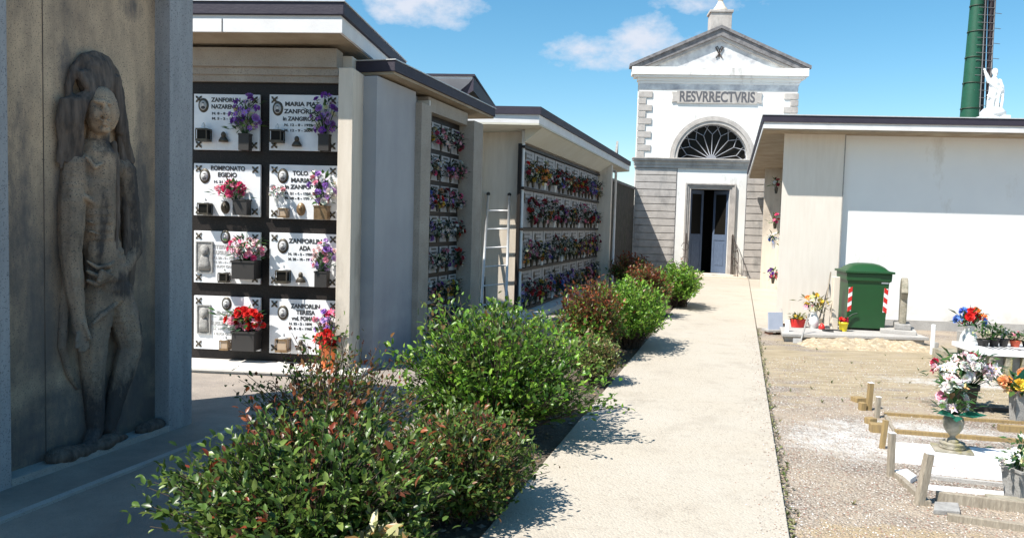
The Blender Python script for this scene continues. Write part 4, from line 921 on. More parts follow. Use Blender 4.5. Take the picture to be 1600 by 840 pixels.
def bouquet(label, loc, rz, vase, vw, vh, vmat, blooms, rx, rzz, n, br, cat='flower vase', group=None, name='flower_vase', simple=False, leaves=40, lcol=None, leaf_len=None, off=(0, 0), up=None, kinds=('rose', 'puff', 'star'), ry=None, bigleaf=None):
    """a vessel with flowers; flowers fill an ellipsoid rx wide, rzz high above the rim"""
    t = thing(name, label, cat, loc, rz, group); T = WM[t.name]
    key = (vase, round(vw, 3), round(vh, 3), vmat)
    if vase:
        if key not in VM: VM[key] = profile_mesh(vase, vw, vh).mesh('vase', vmat)
        obj('vase' if vase in ('urn', 'cone', 'belly', 'box', 'square') else ('basket' if vase == 'basket' else 'pot'), VM[key], None, t)
    ry = ry or rx * .8; cz = vh + rzz * (.75 if up is None else up); L = leaf_len or br * 2.2
    m = MB(); cx, cy = off; pts = []
    for k in range(n):
        for _ in range(12):
            u = Vector((rnd.uniform(-1, 1), rnd.uniform(-1, .6), rnd.uniform(-.8, 1)))
            if u.length <= 1 and all((u - w_).length > 1.25 / max(1, n ** .45) for w_ in pts): break
        if u.length > 1: u.normalize()
        pts.append(u)
    comb_ = MB() if simple else None
    for k, u in enumerate(pts):
        p = Vector((cx + u.x * rx, cy + u.y * ry, cz + u.z * rzz)); d = Vector((u.x * .9, u.y * .9 - .55, u.z * .7 + .35)).normalized()
        s_ = br * rnd.uniform(.75, 1.15); Q = d.to_track_quat('Z', 'Y').to_matrix().to_4x4()
        Mx = Matrix.Translation(p) @ Q @ Matrix.Rotation(rnd.uniform(0, 6), 4, 'Z') @ Matrix.Scale(s_, 4)
        col = blooms[k % len(blooms)]; kd = kinds[rnd.randrange(len(kinds))]
        if simple:
            c_ = PAL[col]
            for j in range(7):
                a = rnd.uniform(0, 6.3); w_ = Vector((math.cos(a), math.sin(a), rnd.uniform(-.1, .8))) * .95
                comb_.add([(0, 0, .1), tuple(w_ + Vector((-.35 * math.sin(a), .35 * math.cos(a), 0))), tuple(w_ * 1.1), tuple(w_ - Vector((-.35 * math.sin(a), .35 * math.cos(a), 0)))], [(0, 1, 2), (0, 2, 3)], tuple(v * rnd.uniform(.7, 1.15) for v in c_), False, Mx)
        else:
            o = bpy.data.objects.new('bloom', bloom_data(col, kd)); COL.objects.link(o); place(o, t, None, None, T @ Mx)
        m.tube([(cx * .3, cy * .3, vh * .8), tuple(p)], br * .07, 4, (.03, .08, .02), False)
    if simple: obj('blooms', comb_, 'petal', t)
    for k in range(leaves):
        u = Vector((rnd.gauss(0, .6), rnd.gauss(-.1, .5), rnd.uniform(-1.0, .9))); p = Vector((cx + u.x * rx * .75, cy + u.y * ry * .75, max(vh * .9, cz + u.z * rzz * .85)))
        d = Vector((u.x, u.y, rnd.uniform(-.5, .8))); leaf_quad(m, p, d, L * rnd.uniform(.7, 1.3), L * .22, (lcol or rnd.choice(GREENS)))
    if bigleaf:
        for (a, b, c, LL) in bigleaf: leaf_quad(m, (cx, cy - .03, vh * .98), (a, b, c), LL, LL * .26, (.015, .13, .085), .15)
    obj('foliage', m, 'leaf', t)
    return t
def lantern(label, loc, rz, h=.17, body='bronze', group=None):
    t = thing('grave_lantern', label, 'grave lantern', loc, rz, group); w = h * .30
    m = MB(); m.box(-w, w, -w, w, 0, h * .12); m.box(-w, w, -w, w, h * .58, h * .66); 
    for sx_ in (-1, 1):
        for sy_2 in (-1, 1): m.box(sx_ * w * .95 - .004, sx_ * w * .95 + .004, sy_2 * w * .95 - .004, sy_2 * w * .95 + .004, h * .12, h * .58)
    obj('lantern_body', m, body, t)
    m = MB(); m.box(-w * .8, w * .8, -w * .8, w * .8, h * .121, h * .579); obj('lantern_glass', m, 'glass_dark' if body == 'bronze' else 'lantern_glass', t)
    m = MB(); m.lathe([(w * .9, h * .661), (w * .5, h * .72), (w * .3, h * .74), (w * .35, h * .82), (.003, h)], 10); obj('lantern_top', m, 'ceramic' , t)
    return t

# on the eight slabs
ROW = ['top', 'second', 'third', 'bottom']; CN = ['by the relief pillar', 'by the travertine pillar']
def P1(px, py, off=0.0):
    x, z = F1.px(px, py, off); return F1.w(x, off, z)
def hgt(y0, y1): return abs(y1 - y0) * PXM
yv = -.085
g = 'flowers on the big white slabs'
def on1(label, px, ytop, yrim, ybot, vase, vw, vmat, cols, wpx, n, br, **k):
    vh = hgt(yrim, ybot); rz2 = hgt(ytop, yrim) / 2
    return bouquet(label, P1(px, ybot, yv), FACE, vase, vw, vh, vmat, cols, wpx * PXM / 2, rz2 * 1.05, int(n * 1.35), br * 1.12, group=g, up=.95, ry=.08, **k)
pots = []
on1('purple and yellow flowers in a dark vase, top slab by the relief pillar', 383, 152, 210, 235, 'box', .055, 'pot_dark', ['purple', 'violet', 'cream', 'purple', 'violet'], 46, 20, .034, leaves=50)
on1('purple and cream flowers in a dark vase, top slab by the travertine pillar', 507, 153, 211, 236, 'box', .055, 'pot_dark', ['purple', 'violet', 'cream', 'lilac', 'purple'], 42, 20, .034, leaves=50)
on1('bright pink roses in a dark pot, second slab by the relief pillar', 378, 285, 312, 336, 'box', .075, 'pot_dark', ['pink', 'rose', 'pink', 'pink'], 46, 12, .036, leaves=40, off=(-.11, 0))
on1('lilac and white flowers in an amber vase, second slab by the travertine pillar', 503, 266, 322, 343, 'box', .07, 'bronze_light', ['lilac', 'white', 'rose', 'violet', 'white'], 42, 22, .032, leaves=40)
on1('small white and pink posy, second slab by the travertine pillar', 432, 290, 310, 322, 'cone', .025, 'ceramic', ['white', 'white', 'rose'], 26, 9, .024, leaves=16, kinds=('star', 'puff'))
on1('pink and white roses in a dark planter, third slab by the relief pillar', 385, 371, 407, 435, 'box', .12, 'pot_dark', ['rose', 'pale', 'white', 'pink', 'pale'], 60, 30, .034, leaves=60)
on1('lilac flowers with grey leaves in a black vase, third slab by the travertine pillar', 503, 376, 424, 448, 'box', .065, 'pot_dark', ['lilac', 'pale', 'rose', 'lilac', 'violet'], 38, 20, .030, leaves=50)
on1('red flowers in a dark planter on the bottom slab by the relief pillar', 385, 484, 516, 546, 'box', .12, 'pot_dark', ['red', 'red', 'rose', 'red'], 66, 26, .040, leaves=90)
on1('lilac and pink flowers in a black vase, bottom slab by the travertine pillar', 509, 482, 530, 553, 'box', .06, 'pot_dark', ['rose', 'white', 'lilac', 'violet', 'pink'], 40, 22, .032, leaves=40)
bouquet('red poinsettia in a wrapped orange pot standing on the ledge by the pillar', F1.w(F1.px(512, 571, -.26)[0], -.26, .052), FACE, 'pot', .085, .24, 'orange', ['red'], .12, .08, 14, .055, cat='potted flower', name='potted_flower', leaves=30, kinds=('star', 'puff'))
for (i, px, y0, y1, b) in ((0, 318, 192, 221, 'bronze'), (1, 433, 194, 223, 'bronze'), (2, 320, 308, 336, 'bronze'), (3, 443, 318, 340, 'bronze_light'), (4, 350, 418, 441, 'bronze'), (5, 442, 412, 442, 'bronze'), (6, 352, 523, 546, 'bronze_light'), (7, 442, 518, 549, 'bronze_light')):
    lantern('small %s grave lantern on the %s slab %s' % ('amber' if b != 'bronze' else 'dark bronze', ROW[i // 2], CN[i % 2]), P1(px, y1, -.075), FACE, hgt(y0, y1), b, 'grave lanterns on the big slabs')

# ---------------------------------------------------------------- niches of the second building
nr, nc = 7, 4
ulen = u3 - u2; pw = ulen / nc; zb_, zt_2 = .10, zn2 - .05; ph = (zt_2 - zb_) / nr
slab2 = MB(); slab2.box(-pw / 2 + .03, pw / 2 - .03, -.012, 0, .03, ph - .03); slab2 = slab2.mesh('memorial_slab', 'marble_shade')
let2 = MB()
for k in range(3): let2.box(-.08 + .015 * k, .08 - .015 * k, -.0145, -.0121, ph * (.82 - .12 * k), ph * (.88 - .12 * k))
let2 = let2.mesh('lettering', 'lettering')
mixes = [['dull_' + c_ for c_ in l_] for l_ in (['rose', 'white', 'pink'], ['red', 'crimson', 'white'], ['lilac', 'violet', 'blue'], ['yellow', 'orange', 'cream'], ['white', 'cream', 'pale'], ['crimson', 'purple', 'rose'], ['peach', 'red', 'yellow'])]
mixn = ['pink and white', 'dark red and white', 'lilac and blue', 'yellow and orange', 'white and cream', 'crimson and purple', 'peach and red']
ordn = ['nearest', 'second', 'third', 'farthest']; rown = ['top', 'second', 'third', 'fourth', 'fifth', 'sixth', 'lowest']
for r in range(nr):
    for c in range(nc):
        M_ = F2.M @ Matrix.Translation((u2 + (c + .5) * pw, .098, zb_ + (nr - 1 - r) * ph))
        s = obj('memorial_slab', slab2, None, t2, M=M_); obj('lettering', let2, None, s, M=M_)
        k = rnd.randrange(7)
        bouquet('%s flowers, %s row, %s niche beside the shaded blue grey wall' % (mixn[k], rown[r], ordn[c]), (M_ @ Vector((rnd.uniform(-.05, .05), -.07, .03))), SIDE, 'cone', .026, .08, 'bronze', mixes[k], pw * .40, ph * .34, 9, .036, cat='flower vase', group='flowers in the small shaded niches', leaves=80, up=.62, ry=.08, lcol=(.02, .035, .018), leaf_len=.06)
# ---------------------------------------------------------------- niches of the long building
nr, nc = 4, 9
pw = (L3 - .08) / nc; zs = [.12 + k * (zn3 - .17) / 4 for k in range(5)]; ph = zs[1] - zs[0]
slab3 = MB(); slab3.box(-pw / 2 + .02, pw / 2 - .02, -.012, 0, .03, ph - .035); slab3 = slab3.mesh('memorial_slab', 'marble_shade')
let3 = MB()
for k in range(3):
    for j in range(5): let3.box(-.2 + .085 * j, -.2 + .085 * j + rnd.uniform(.03, .07), -.0145, -.0121, ph * (.84 - .10 * k), ph * (.88 - .10 * k))
let3 = let3.mesh('lettering', 'lettering')
por3 = MB(); por3.lathe([(0, .012), (.045, .01), (.055, 0)], 14, M=Matrix.Rotation(R(90), 4, 'X'), sy=1.3, caps=False); por3 = por3.mesh('portrait', 'bronze')
row4 = ['top', 'second', 'third', 'bottom']; nth = ['first', 'second', 'third', 'fourth', 'fifth', 'sixth', 'seventh', 'eighth', 'ninth']
for r in range(nr):
    for c in range(nc):
        M_ = F3.M @ Matrix.Translation((.06 + (c + .5) * pw, .058, zs[3 - r] + .0))
        s = obj('memorial_slab', slab3, None, t3, M=M_); obj('lettering', let3, None, s, M=M_); obj('portrait', por3, None, s, M=M_ @ Matrix.Translation((-.2, -.013, ph * .8)))
        k = rnd.randrange(7)
        where = '%s row of long wall, %s niche from the ladder' % (row4[r], nth[c])
        bouquet('%s flowers, %s' % (mixn[k], where), (M_ @ Vector((rnd.uniform(.08, .2), -.075, .03))), SIDE, 'cone', .04, .13, 'bronze' if rnd.random() < .6 else 'ceramic', mixes[k], rnd.uniform(.13, .23), ph * rnd.uniform(.26, .42), rnd.choice([7, 10, 14]), rnd.uniform(.036, .056), group='flowers along the long niche wall', leaves=150, up=.62, ry=.11, lcol=(.022, .04, .018), leaf_len=.07)
        k2 = rnd.randrange(7)
        if rnd.random() < .14: continue
        bouquet('small %s posy, %s' % (mixn[k2], where), (M_ @ Vector((rnd.uniform(-.22, -.12), -.06, .03))), SIDE, 'cone', .03, .10, 'bronze', mixes[k2], .14, ph * .28, 9, .038, group='posies along the long niche wall', leaves=70, up=.8, ry=.10, lcol=(.02, .04, .02), leaf_len=.06)
# flowers along the hidden side niches of the right hand building
for k, (px, py, cl, lb) in enumerate(((1213, 292, ['crimson', 'white'], 'dark red flowers high on the side of the white walled building'), (1211, 347, ['red', 'pink', 'rose'], 'pink and red flowers halfway up the side of the white walled building'),
        (1209, 378, ['white', 'blue'], 'small white flowers in a silver vase on the side of the white walled building'), (1208, 432, ['crimson', 'purple'], 'crimson flowers low on the side of the white walled building'))):
    p = D(px, py, 17.5 - k * .3); bouquet(lb, (p.x, p.y, p.z - .15), SIDE + math.pi, 'cone', .045, .14, 'alu' if k == 2 else 'bronze', cl, .15, .12, 8, .05, group='flowers on the side of the white walled building', leaves=20)

# ---------------------------------------------------------------- ladder, stick
t = thing('ladder', 'metal ladder leaning on the end wall of the long burial building', 'ladder', F3f.w(0, 0, 0), FACE)
def P3(px, py, off): x, z = F3f.px(px, py, off); return Vector((x, off, z))
r0a, r0b = P3(763, 303, .2), P3(751, 493, -.28); r1a, r1b = P3(796, 304, .2), P3(790, 488, -.28)
for (a, b) in ((r0a, r0b), (r1a, r1b)):
    m = MB(); m.tube([tuple(a), tuple(b)], .023, 8); st = obj('stile', m, 'alu', t)
    m = MB(); m.ball(tuple(a), .034, 10, 6); obj('end_cap', m, 'pot_dark', st)
for k in range(6):
    f = .14 + .155 * k; m = MB(); m.tube([tuple(r0a.lerp(r0b, f)), tuple(r1a.lerp(r1b, f))], .015, 6); obj('rung', m, 'alu', t)
t = thing('thin_stick', 'dark thin stick leaning behind the foot of the ladder', 'stick', F3f.w(0, 0, 0), FACE)
m = MB(); m.tube([tuple(P3(757, 432, .2)), tuple(P3(758, 482, .1))], .014, 8); obj('stick', m, 'pot_dark', t)

# ---------------------------------------------------------------- green mast, roof statue
pm = D(1516, 175, 34.0); t = thing('lattice_mast', 'tall green tubular mast with a caged ladder behind the flat roof', 'mast', (pm.x, pm.y, 0))
def mastx(px, py): return D(px, py, 34).x - pm.x
zt0, zt1 = D(1515, 180, 34).z, D(1530, 0, 34).z
slope = (mastx(1531, 0) - mastx(1517, 180)) / (zt1 - zt0)
rb, rt = (mastx(1531, 180) - mastx(1503, 180)) / 2, (mastx(1540, 0) - mastx(1521, 0)) / 2
H = zt1 + 9
def rr_(z): return max(.12, rb + (rt - rb) * (z - zt0) / (zt1 - zt0))
m = MB(); m.lathe([(rr_(z), z) for z in (0, 2, 4, 6, 8, zt1, H - 4, H)], 24); obj('mast_tube', m, 'mast_green', t)
xo_ = mastx(1529, 180)
for (x_, w_, nm, mt, yy_) in ((rr_(zt0) + .12, .13, 'cable_tray', 'cable_dark', 0), (rr_(zt0) + .48, .15, 'cable_tray', 'cable_dark', 0)):
    m = MB(); dq = x_ - rr_(zt0) - .10; m.tube([(rr_(z) + dq * (1.15 - .035 * z), -.1, z) for z in (0, 3, 6, 9, 12, H)], w_ * .8, 10); obj(nm, m, mt, t)
m = MB(); m.tube([(rr_(zt0) + .30, -.28, 0), (rr_(zt0) + .16, -.28, H)], .03, 6); m.tube([(rr_(zt0) - .12, -.33, 0), (rr_(zt0) - .30, -.33, H)], .022, 6); lad = obj('ladder_rail', m, 'dark_steel', t)
m = MB()
for k in range(int(H / .32)):
    z = k * .32 + .2; f = z / H; xx = rr_(zt0)
    m.tube([(xx - .42 + .0 - .18 * f, -.35, z), (xx + .30 - .14 * f, -.30, z)], .013, 5)
    if k % 2 == 0: m.tube([(xx + .64 - .14 * f, -.22, z + .1), (xx + .30 - .14 * f, -.31, z + .1)], .014, 5)
obj('rungs', m, 'dark_steel', lad)
for k in range(int(H / 1.1)):
    m = MB(); z = k * 1.1 + .5; r_2 = rr_(z) + .02; m.lathe([(r_2, z), (r_2, z + .05)], 24); m.ball((-r_2 - .02, -.05, z), .045, 6, 4); obj('collar', m, 'bin_dark', t)
# statue on its pedestal on the roof
Ys = 16.0; pb_ = D(1551, 181, Ys); t = thing('statue', 'white robed statue raising one arm, standing on the flat roof', 'statue', (pb_.x, Ys, z4d + .01), FACE)
hz = pb_.z - z4d
def PS(px, py, off=0.0):
    px = 1551 + (px - 1551) * .86; py = 181 + (py - 181) * .94; p = D(px, py, Ys); return (p.x - pb_.x, off, p.z - (z4d + .01))
m = MB(); m.box(-.24, .24, -.22, .22, 0, hz - .02); m.lathe([(.24, hz - .019), (.24, hz + .06), (.19, hz + .12), (.17, hz + .14)], 16); obj('pedestal', m, 'ceramic', t)
def CS(*pts): return [(PS(x, y, o), r) for (x, y, r, o) in pts]
robe = carve([CS((1551, 172, .125, 0), (1551, 158, .12, 0), (1553, 142, .105, 0), (1554, 130, .10, 0), (1554, 122, .075, 0), (1555, 117, .035, 0)),
    CS((1545, 123, .05, 0), (1541, 116, .042, -.02), (1537, 108, .03, -.03)), CS((1563, 124, .055, 0), (1566, 136, .05, -.03), (1560, 143, .045, -.08), (1553, 144, .03, -.1)),
    CS((1545, 175, .03, -.10), (1546, 160, .03, -.12), (1550, 142, .03, -.11)), CS((1560, 175, .03, -.10), (1563, 158, .035, -.10), (1566, 140, .035, -.06)), CS((1553, 175, .028, -.12), (1556, 150, .028, -.12), (1562, 135, .03, -.09)),
    CS((1540, 148, .028, -.07), (1550, 153, .03, -.11), (1562, 148, .03, -.09)), CS((1544, 126, .03, -.06), (1552, 134, .03, -.10), (1562, 140, .035, -.10))],
    [(PS(1555.5, 110, -.01), .062, (.85, .95, 1.2)), (PS(1556, 107.5, .012), .066, (.95, .9, 1.1)), (PS(1555, 111, -.065), .012, (.7, 1, 1.3)), (PS(1555, 115, -.045), .026, (1, .8, 1))])
for k in range(5):
    a, b = Vector(PS(1537, 108, -.03)), Vector(PS(1533.5 + k * .9, 104 - (k in (1, 2, 3)) * .6, -.03 - .004 * k))
    for i in range(4): robe.ball(tuple(a.lerp(b, i / 3)), .0115, 6, 4)
o = obj('robed_figure', robe, 'ceramic', t); remesh(o, .011, 3)

# ---------------------------------------------------------------- platform with the wheeled bin
pz = .12
c0, c1_, c2_, c3_ = G(1222, 521, pz), G(1452, 527, pz), G(1448, 508, pz), G(1232, 504, pz)
c2_ = Vector((c1_.x + .1, c0.y + 1.1, pz)); c3_ = Vector((c0.x + .35, c0.y + 1.15, pz))
m = MB(); m.prism([(c0.x, c0.y), (c1_.x, c1_.y), (c2_.x, c2_.y), (c3_.x, c3_.y)], .075, pz); m.prism([(c0.x + .06, c0.y + .05), (c1_.x - .04, c1_.y + .05), (c2_.x - .04, c2_.y - .03), (c3_.x, c3_.y - .03)], 0, .0749)
plat = obj('stone_platform', m, 'concrete', None, bevel=.006); tag(plat, 'low grey slab platform in front of the white wall carrying the bin', 'platform')
bl = G(1345, 513, pz); BY = bl.y
t = thing('wheeled_bin', 'dark green wheeled bin with red and white reflective strips', 'bin', (bl.x, bl.y, pz), R(-9))
hb = .87; wb, wt, db_, dt = .275, .325, .23, .31
m = MB()
def ring(w, d, z): return [(-w, -d, z), (w, -d, z), (w, d, z), (-w, d, z)]
lv = [ring(wb, db_, .03), ring(wt - .03, dt - .03, hb * .86), ring(wt - .005, dt - .005, hb * .865), ring(wt, dt, hb)]
vs_ = [p for l_ in lv for p in l_]; fs_ = [(3, 2, 1, 0), (12, 13, 14, 15)] + [(4 * i + k, 4 * i + (k + 1) % 4, 4 * i + 4 + (k + 1) % 4, 4 * i + 4 + k) for i in range(3) for k in range(4)]
m.add(vs_, fs_); obj('bin_body', m, 'bin_green', t, bevel=.03)
m = MB(); m.box(-wt - .025, wt + .025, -dt - .03, dt + .02, hb + .001, hb + .035)
n = 10; top = []
for i in range(n + 1):
    for j in range(n + 1):
        x = (i / n * 2 - 1); y = (j / n * 2 - 1); h_ = .115 * max(0, (1 - abs(x) ** 3.2)) ** .8 * max(0, 1 - abs(y) ** 3) ** .8
        top.append((x * wt * .96 , y * dt * .95, hb + .035 + h_))
m.add(top, [(i * (n + 1) + j, (i + 1) * (n + 1) + j, (i + 1) * (n + 1) + j + 1, i * (n + 1) + j + 1) for i in range(n) for j in range(n)], None, True)
m.box(wt * .35, wt * 1.0, -dt - .04, -dt - .0301, hb + .005, hb + .025); lid = obj('lid', m, 'bin_green', t, bevel=.004)
m = MB(); m.tube([(-wt * .9, dt + .02, hb), (-wt * .9, dt + .09, hb + .02), (wt * .9, dt + .09, hb + .02), (wt * .9, dt + .02, hb)], .014, 8); obj('handle', m, 'bin_dark', t)
for s2 in (-1, 1):
    m = MB(); m.lathe([(.1, -.025), (.1, .025)], 20, M=Matrix.Translation((s2 * (wb - .0), db_ + .06, .1)) @ Matrix.Rotation(R(90), 4, 'Y')); obj('wheel', m, 'rubber', t)
def on_front(x, z, w, h, name, mt, par=None, tilt=0):
    f = (z - .03) / (hb * .86 - .03); y = -(db_ + (dt - .03 - db_) * f) - .003
    ang = math.atan2(dt - .03 - db_, hb * .86 - .03)
    m = MB(); m.add([(-w / 2, 0, -h / 2 - tilt * w / 2), (w / 2, 0, -h / 2 + tilt * w / 2), (w / 2, 0, h / 2 + tilt * w / 2), (-w / 2, 0, h / 2 - tilt * w / 2), (-w / 2, .003, -h / 2 - tilt * w / 2), (w / 2, .003, -h / 2 + tilt * w / 2), (w / 2, .003, h / 2 + tilt * w / 2), (-w / 2, .003, h / 2 - tilt * w / 2)], [(0, 1, 2, 3), (7, 6, 5, 4), (0, 4, 5, 1), (1, 5, 6, 2), (2, 6, 7, 3), (3, 7, 4, 0)])
    return obj(name, m, mt, par or t, M=WM[t.name] @ Matrix.Translation((x, y, z)) @ Matrix.Rotation(ang, 4, 'X'))
for s2 in (-1, 1):
    x = s2 * (.254)
    o0 = on_front(x, .47, .056, .36, 'reflective_strip', 'white_paint')
    for k, zz in enumerate((.33, .47, .61)):
        f = (zz - .03) / (hb * .86 - .03); y = -(db_ + (dt - .03 - db_) * f) - .0065; w = .056; h = .075; tl = .7 * s2 * -1
        m = MB(); m.add([(-w / 2, 0, -h / 2 - tl * w / 2), (w / 2, 0, -h / 2 + tl * w / 2), (w / 2, 0, h / 2 + tl * w / 2), (-w / 2, 0, h / 2 - tl * w / 2)], [(0, 1, 2, 3)])
        obj('red_band', m, 'red', o0, M=WM[t.name] @ Matrix.Translation((x, y, zz)) @ Matrix.Rotation(math.atan2(dt - .03 - db_, hb * .86 - .03), 4, 'X'))
on_front(.23, .74, .10, .035, 'label_plate', 'white_paint')
m = MB(); m.tube([(-.30 + .16 * (1 - math.cos(a_)), -db_ - .05, .06 + .20 * math.sin(a_)) for a_ in [k * math.pi / 2 / 8 for k in range(9)]][::-1], .012, 6); obj('foot_bar', m, 'bin_dark', t)
# upright stone beside the bin: a round topped headstone seen edge on
pd = G(1409, 512, pz + .06); t = thing('headstone', 'weathered round topped headstone standing edge on beside the bin', 'headstone', (pd.x, pd.y, pz), R(66))
m = MB(); pr = [(-.17, .14), (-.19, .5)] + [(.30 * -math.cos(a_), .52 + .30 * math.sin(a_)) for a_ in [k * math.pi / 10 for k in range(1, 10)]] + [(.19, .5), (.17, .14)]
m.xprism(pr[::-1], -.045, .045); obj('stone_disc', m, 'stone_moss', t, bevel=.012)
m = MB(); m.box(-.22, .22, -.11, .11, .055, .14); obj('foot_block', m, 'stone_grey', t, bevel=.012)
m = MB(); m.box(-.32, .30, -.18, .30, 0, .054); obj('base_slab', m, 'concrete', t, bevel=.006)
def post(label, a, b, w, mt, name='post', cat='post', cap=None, group=None, d=None):
    a = Vector(a); b = Vector(b); t = thing(name, label, cat, tuple(a), 0, group); m = MB(); v = b - a; q_ = v.to_track_quat('Z', 'Y').to_matrix().to_4x4()
    m.box(-w / 2, w / 2, -(d or w) / 2, (d or w) / 2, -.04, v.length, M=q_); o = obj('shaft', m, mt, t, bevel=w * .1)
    if cap:
        m = MB(); m.box(-w * .52, w * .52, -(d or w) * .52, (d or w) * .52, v.length + .0005, v.length + w * .12, M=q_); obj('top', m, cap, t)
    return t
a = G(1302, 513, pz); post('square pale stone post standing beside the green bin', a, (a.x, a.y, pz + .80), .10, 'travertine', 'stone_post')
a = G(1229, 530); post('short white marker post at the corner of the slab platform', a, (a.x, a.y, .29), .045, 'white_paint', 'marker_post')
a = G(1456, 553); post('slim white stake at the far end of the dirt mound', a, (a.x, a.y, .40), .04, 'white_paint', 'marker_post')
t = thing('broom', 'dark broom handle leaning against the corner panel behind the stone post', 'broom', (0, 0, 0)); a = G(1278, 505, pz); b = D(1306, 409, a.y + .9)
m = MB(); m.tube([tuple(a), tuple(b)], .013, 6); obj('handle', m, 'pot_dark', t); m = MB(); m.box(a.x - .09, a.x + .09, a.y - .03, a.y + .03, pz, pz + .08); obj('broom_head', m, 'wood_grey', t)
t = thing('rake', 'second tool handle with a red head beside the vase of yellow flowers', 'rake', (0, 0, 0)); a = G(1284, 514, pz); b = D(1298, 425, a.y + .8)
m = MB(); m.tube([tuple(a), tuple(b)], .011, 6); obj('handle', m, 'wood_grey', t); m = MB(); m.lathe([(.045, 0), (.05, .03), (.03, .07), (.012, .09)], 12, M=Matrix.Translation(a)); obj('rake_head', m, 'red', t)
t = thing('garden_hoe', 'thin white handled tool leaning at the front corner of the platform', 'hoe', (0, 0, 0)); a = G(1250, 536); b = D(1264, 490, a.y + .3)
m = MB(); m.tube([tuple(a), tuple(b)], .012, 6); obj('handle', m, 'stone_grey', t); m = MB(); m.box(a.x - .10, a.x + .02, a.y - .01, a.y + .01, 0.002, .07); obj('blade', m, 'alu', t)
a = G(1270, 512, pz); bouquet('white pitcher vase of yellow and pink flowers on the bin platform', a, 0, 'belly', .09, .27, 'ceramic', ['yellow', 'yellow', 'cream', 'rose', 'orange', 'yellow'], .22, .14, 15, .045, leaves=50, lcol=(.12, .12, .05))
a = G(1246, 511, pz); bouquet('low red basket of yellow green succulents on the bin platform', a, 0, 'basket', .11, .13, 'red', ['yellow'], .12, .05, 4, .025, cat='planter', name='planter', leaves=110, lcol=(.14, .16, .04), leaf_len=.06, up=.7)
a = G(1317, 517, pz); t = bouquet('yellow bucket with dark red flowers in front of the green bin', a, 0, 'pot', .072, .14, 'yellow', ['crimson', 'red'], .07, .04, 9, .03, cat='bucket', name='bucket', leaves=16)
a = G(1354, 513, pz); t = thing('grave_light', 'white pine cone shaped grave light standing before the bin', 'grave light', tuple(a)); m = MB()
for k in range(6):
    z = .04 + k * .032; r_3 = .075 * (1 - (k / 6.5) ** 1.6)
    for j in range(8): q2 = 2 * math.pi * (j + .5 * (k % 2)) / 8; m.ball((r_3 * math.cos(q2), r_3 * math.sin(q2), z), .022, 6, 4)
m.lathe([(.07, .0), (.075, .04), (.05, .15), (.012, .25), (.0, .27)], 12); obj('cone', m, 'ceramic', t); m = MB(); m.lathe([(.09, 0), (.09, .012)], 16); obj('foot', m, 'stone_grey', t)
m = MB(); p = G(1290, 517, pz); m.tube([(p.x + .28 * math.cos(k * .35) * .5 + .1, p.y + .1 * math.sin(k * .35), pz + .012 + .0 * k) for k in range(14)], .011, 6); tag(obj('hose', m, 'rubber'), 'loop of dark hose lying on the bin platform', 'hose')
# grey plaque leaning on its base at the corner of the path
a = G(1211, 522); t = thing('memorial_plaque', 'grey blank plaque on small brick feet at the corner of the pavement', 'plaque', tuple(a), R(6)); m = MB(); m.box(-.115, .115, -.03, .0, .07, .34, M=Matrix.Rotation(R(-8), 4, 'X')); obj('plate', m, 'blue_grey', t, bevel=.004)
m = MB(); m.box(-.15, .15, -.08, .16, .045, .0749); obj('base', m, 'concrete', t); 
for s2 in (-1, 1): m = MB(); m.box(s2 * .09 - .035, s2 * .09 + .035, -.05, .1, 0, .0449); obj('brick', m, 'tile_red', t)
m = MB(); m.tube([(.06, .02, .33), (.07, .03, .40), (.11, .04, .39), (.13, .05, .30)], .005, 5); obj('wire_hook', m, 'alu', t)
a = G(1221, 521); bouquet('small sprig of dark red flowers beside the grey plaque', a, 0, 'pot', .035, .06, 'pot_dark', ['crimson'], .05, .07, 5, .02, cat='potted flower', name='potted_flower', leaves=26, leaf_len=.05)

# dirt mound
m = MB(); q = random.Random(5); n1, n2 = 60, 16; a, b = G(1246, 538), G(1462, 546)
ex2 = (b - a); pts = []
from mathutils import noise as mn
for i in range(n1 + 1):
    for j in range(n2 + 1):
        u = i / n1; v = j / n2 * 2 - 1; p = a + ex2 * u + Vector((0, v * .42 + .08, 0)); h_ = .13 * (1 - v * v) * min(1, u * 7, (1 - u) * 7) * (.75 + .5 * mn.noise(Vector((u * 9, v * 2, 1))))
        h_ += .03 * mn.noise(Vector((u * 45, v * 9, 2))) * (1 - v * v) ; pts.append((p.x, p.y, max(-.02, h_ - .008)))
m.add(pts, [(i * (n2 + 1) + j, (i + 1) * (n2 + 1) + j, (i + 1) * (n2 + 1) + j + 1, i * (n2 + 1) + j + 1) for i in range(n1) for j in range(n2)], None, True)
struct(obj('dirt_mound', m, 'dirt'), 'low mound of turned yellow earth before the platform')

# ---------------------------------------------------------------- graves at the lower right
def beam(p, q_, w, h, z0=-.02):        # a beam lying from p to q
    p = Vector((p[0], p[1], 0)); q_ = Vector((q_[0], q_[1], 0)); d = (q_ - p).normalized(); s_ = Vector((-d.y, d.x, 0)) * w / 2
    m = MB(); m.prism([((p - s_).x, (p - s_).y), ((q_ - s_).x, (q_ - s_).y), ((q_ + s_).x, (q_ + s_).y), ((p + s_).x, (p + s_).y)], z0, h); return m
def far_(p, px, y, z=0): return G(px, y, z)
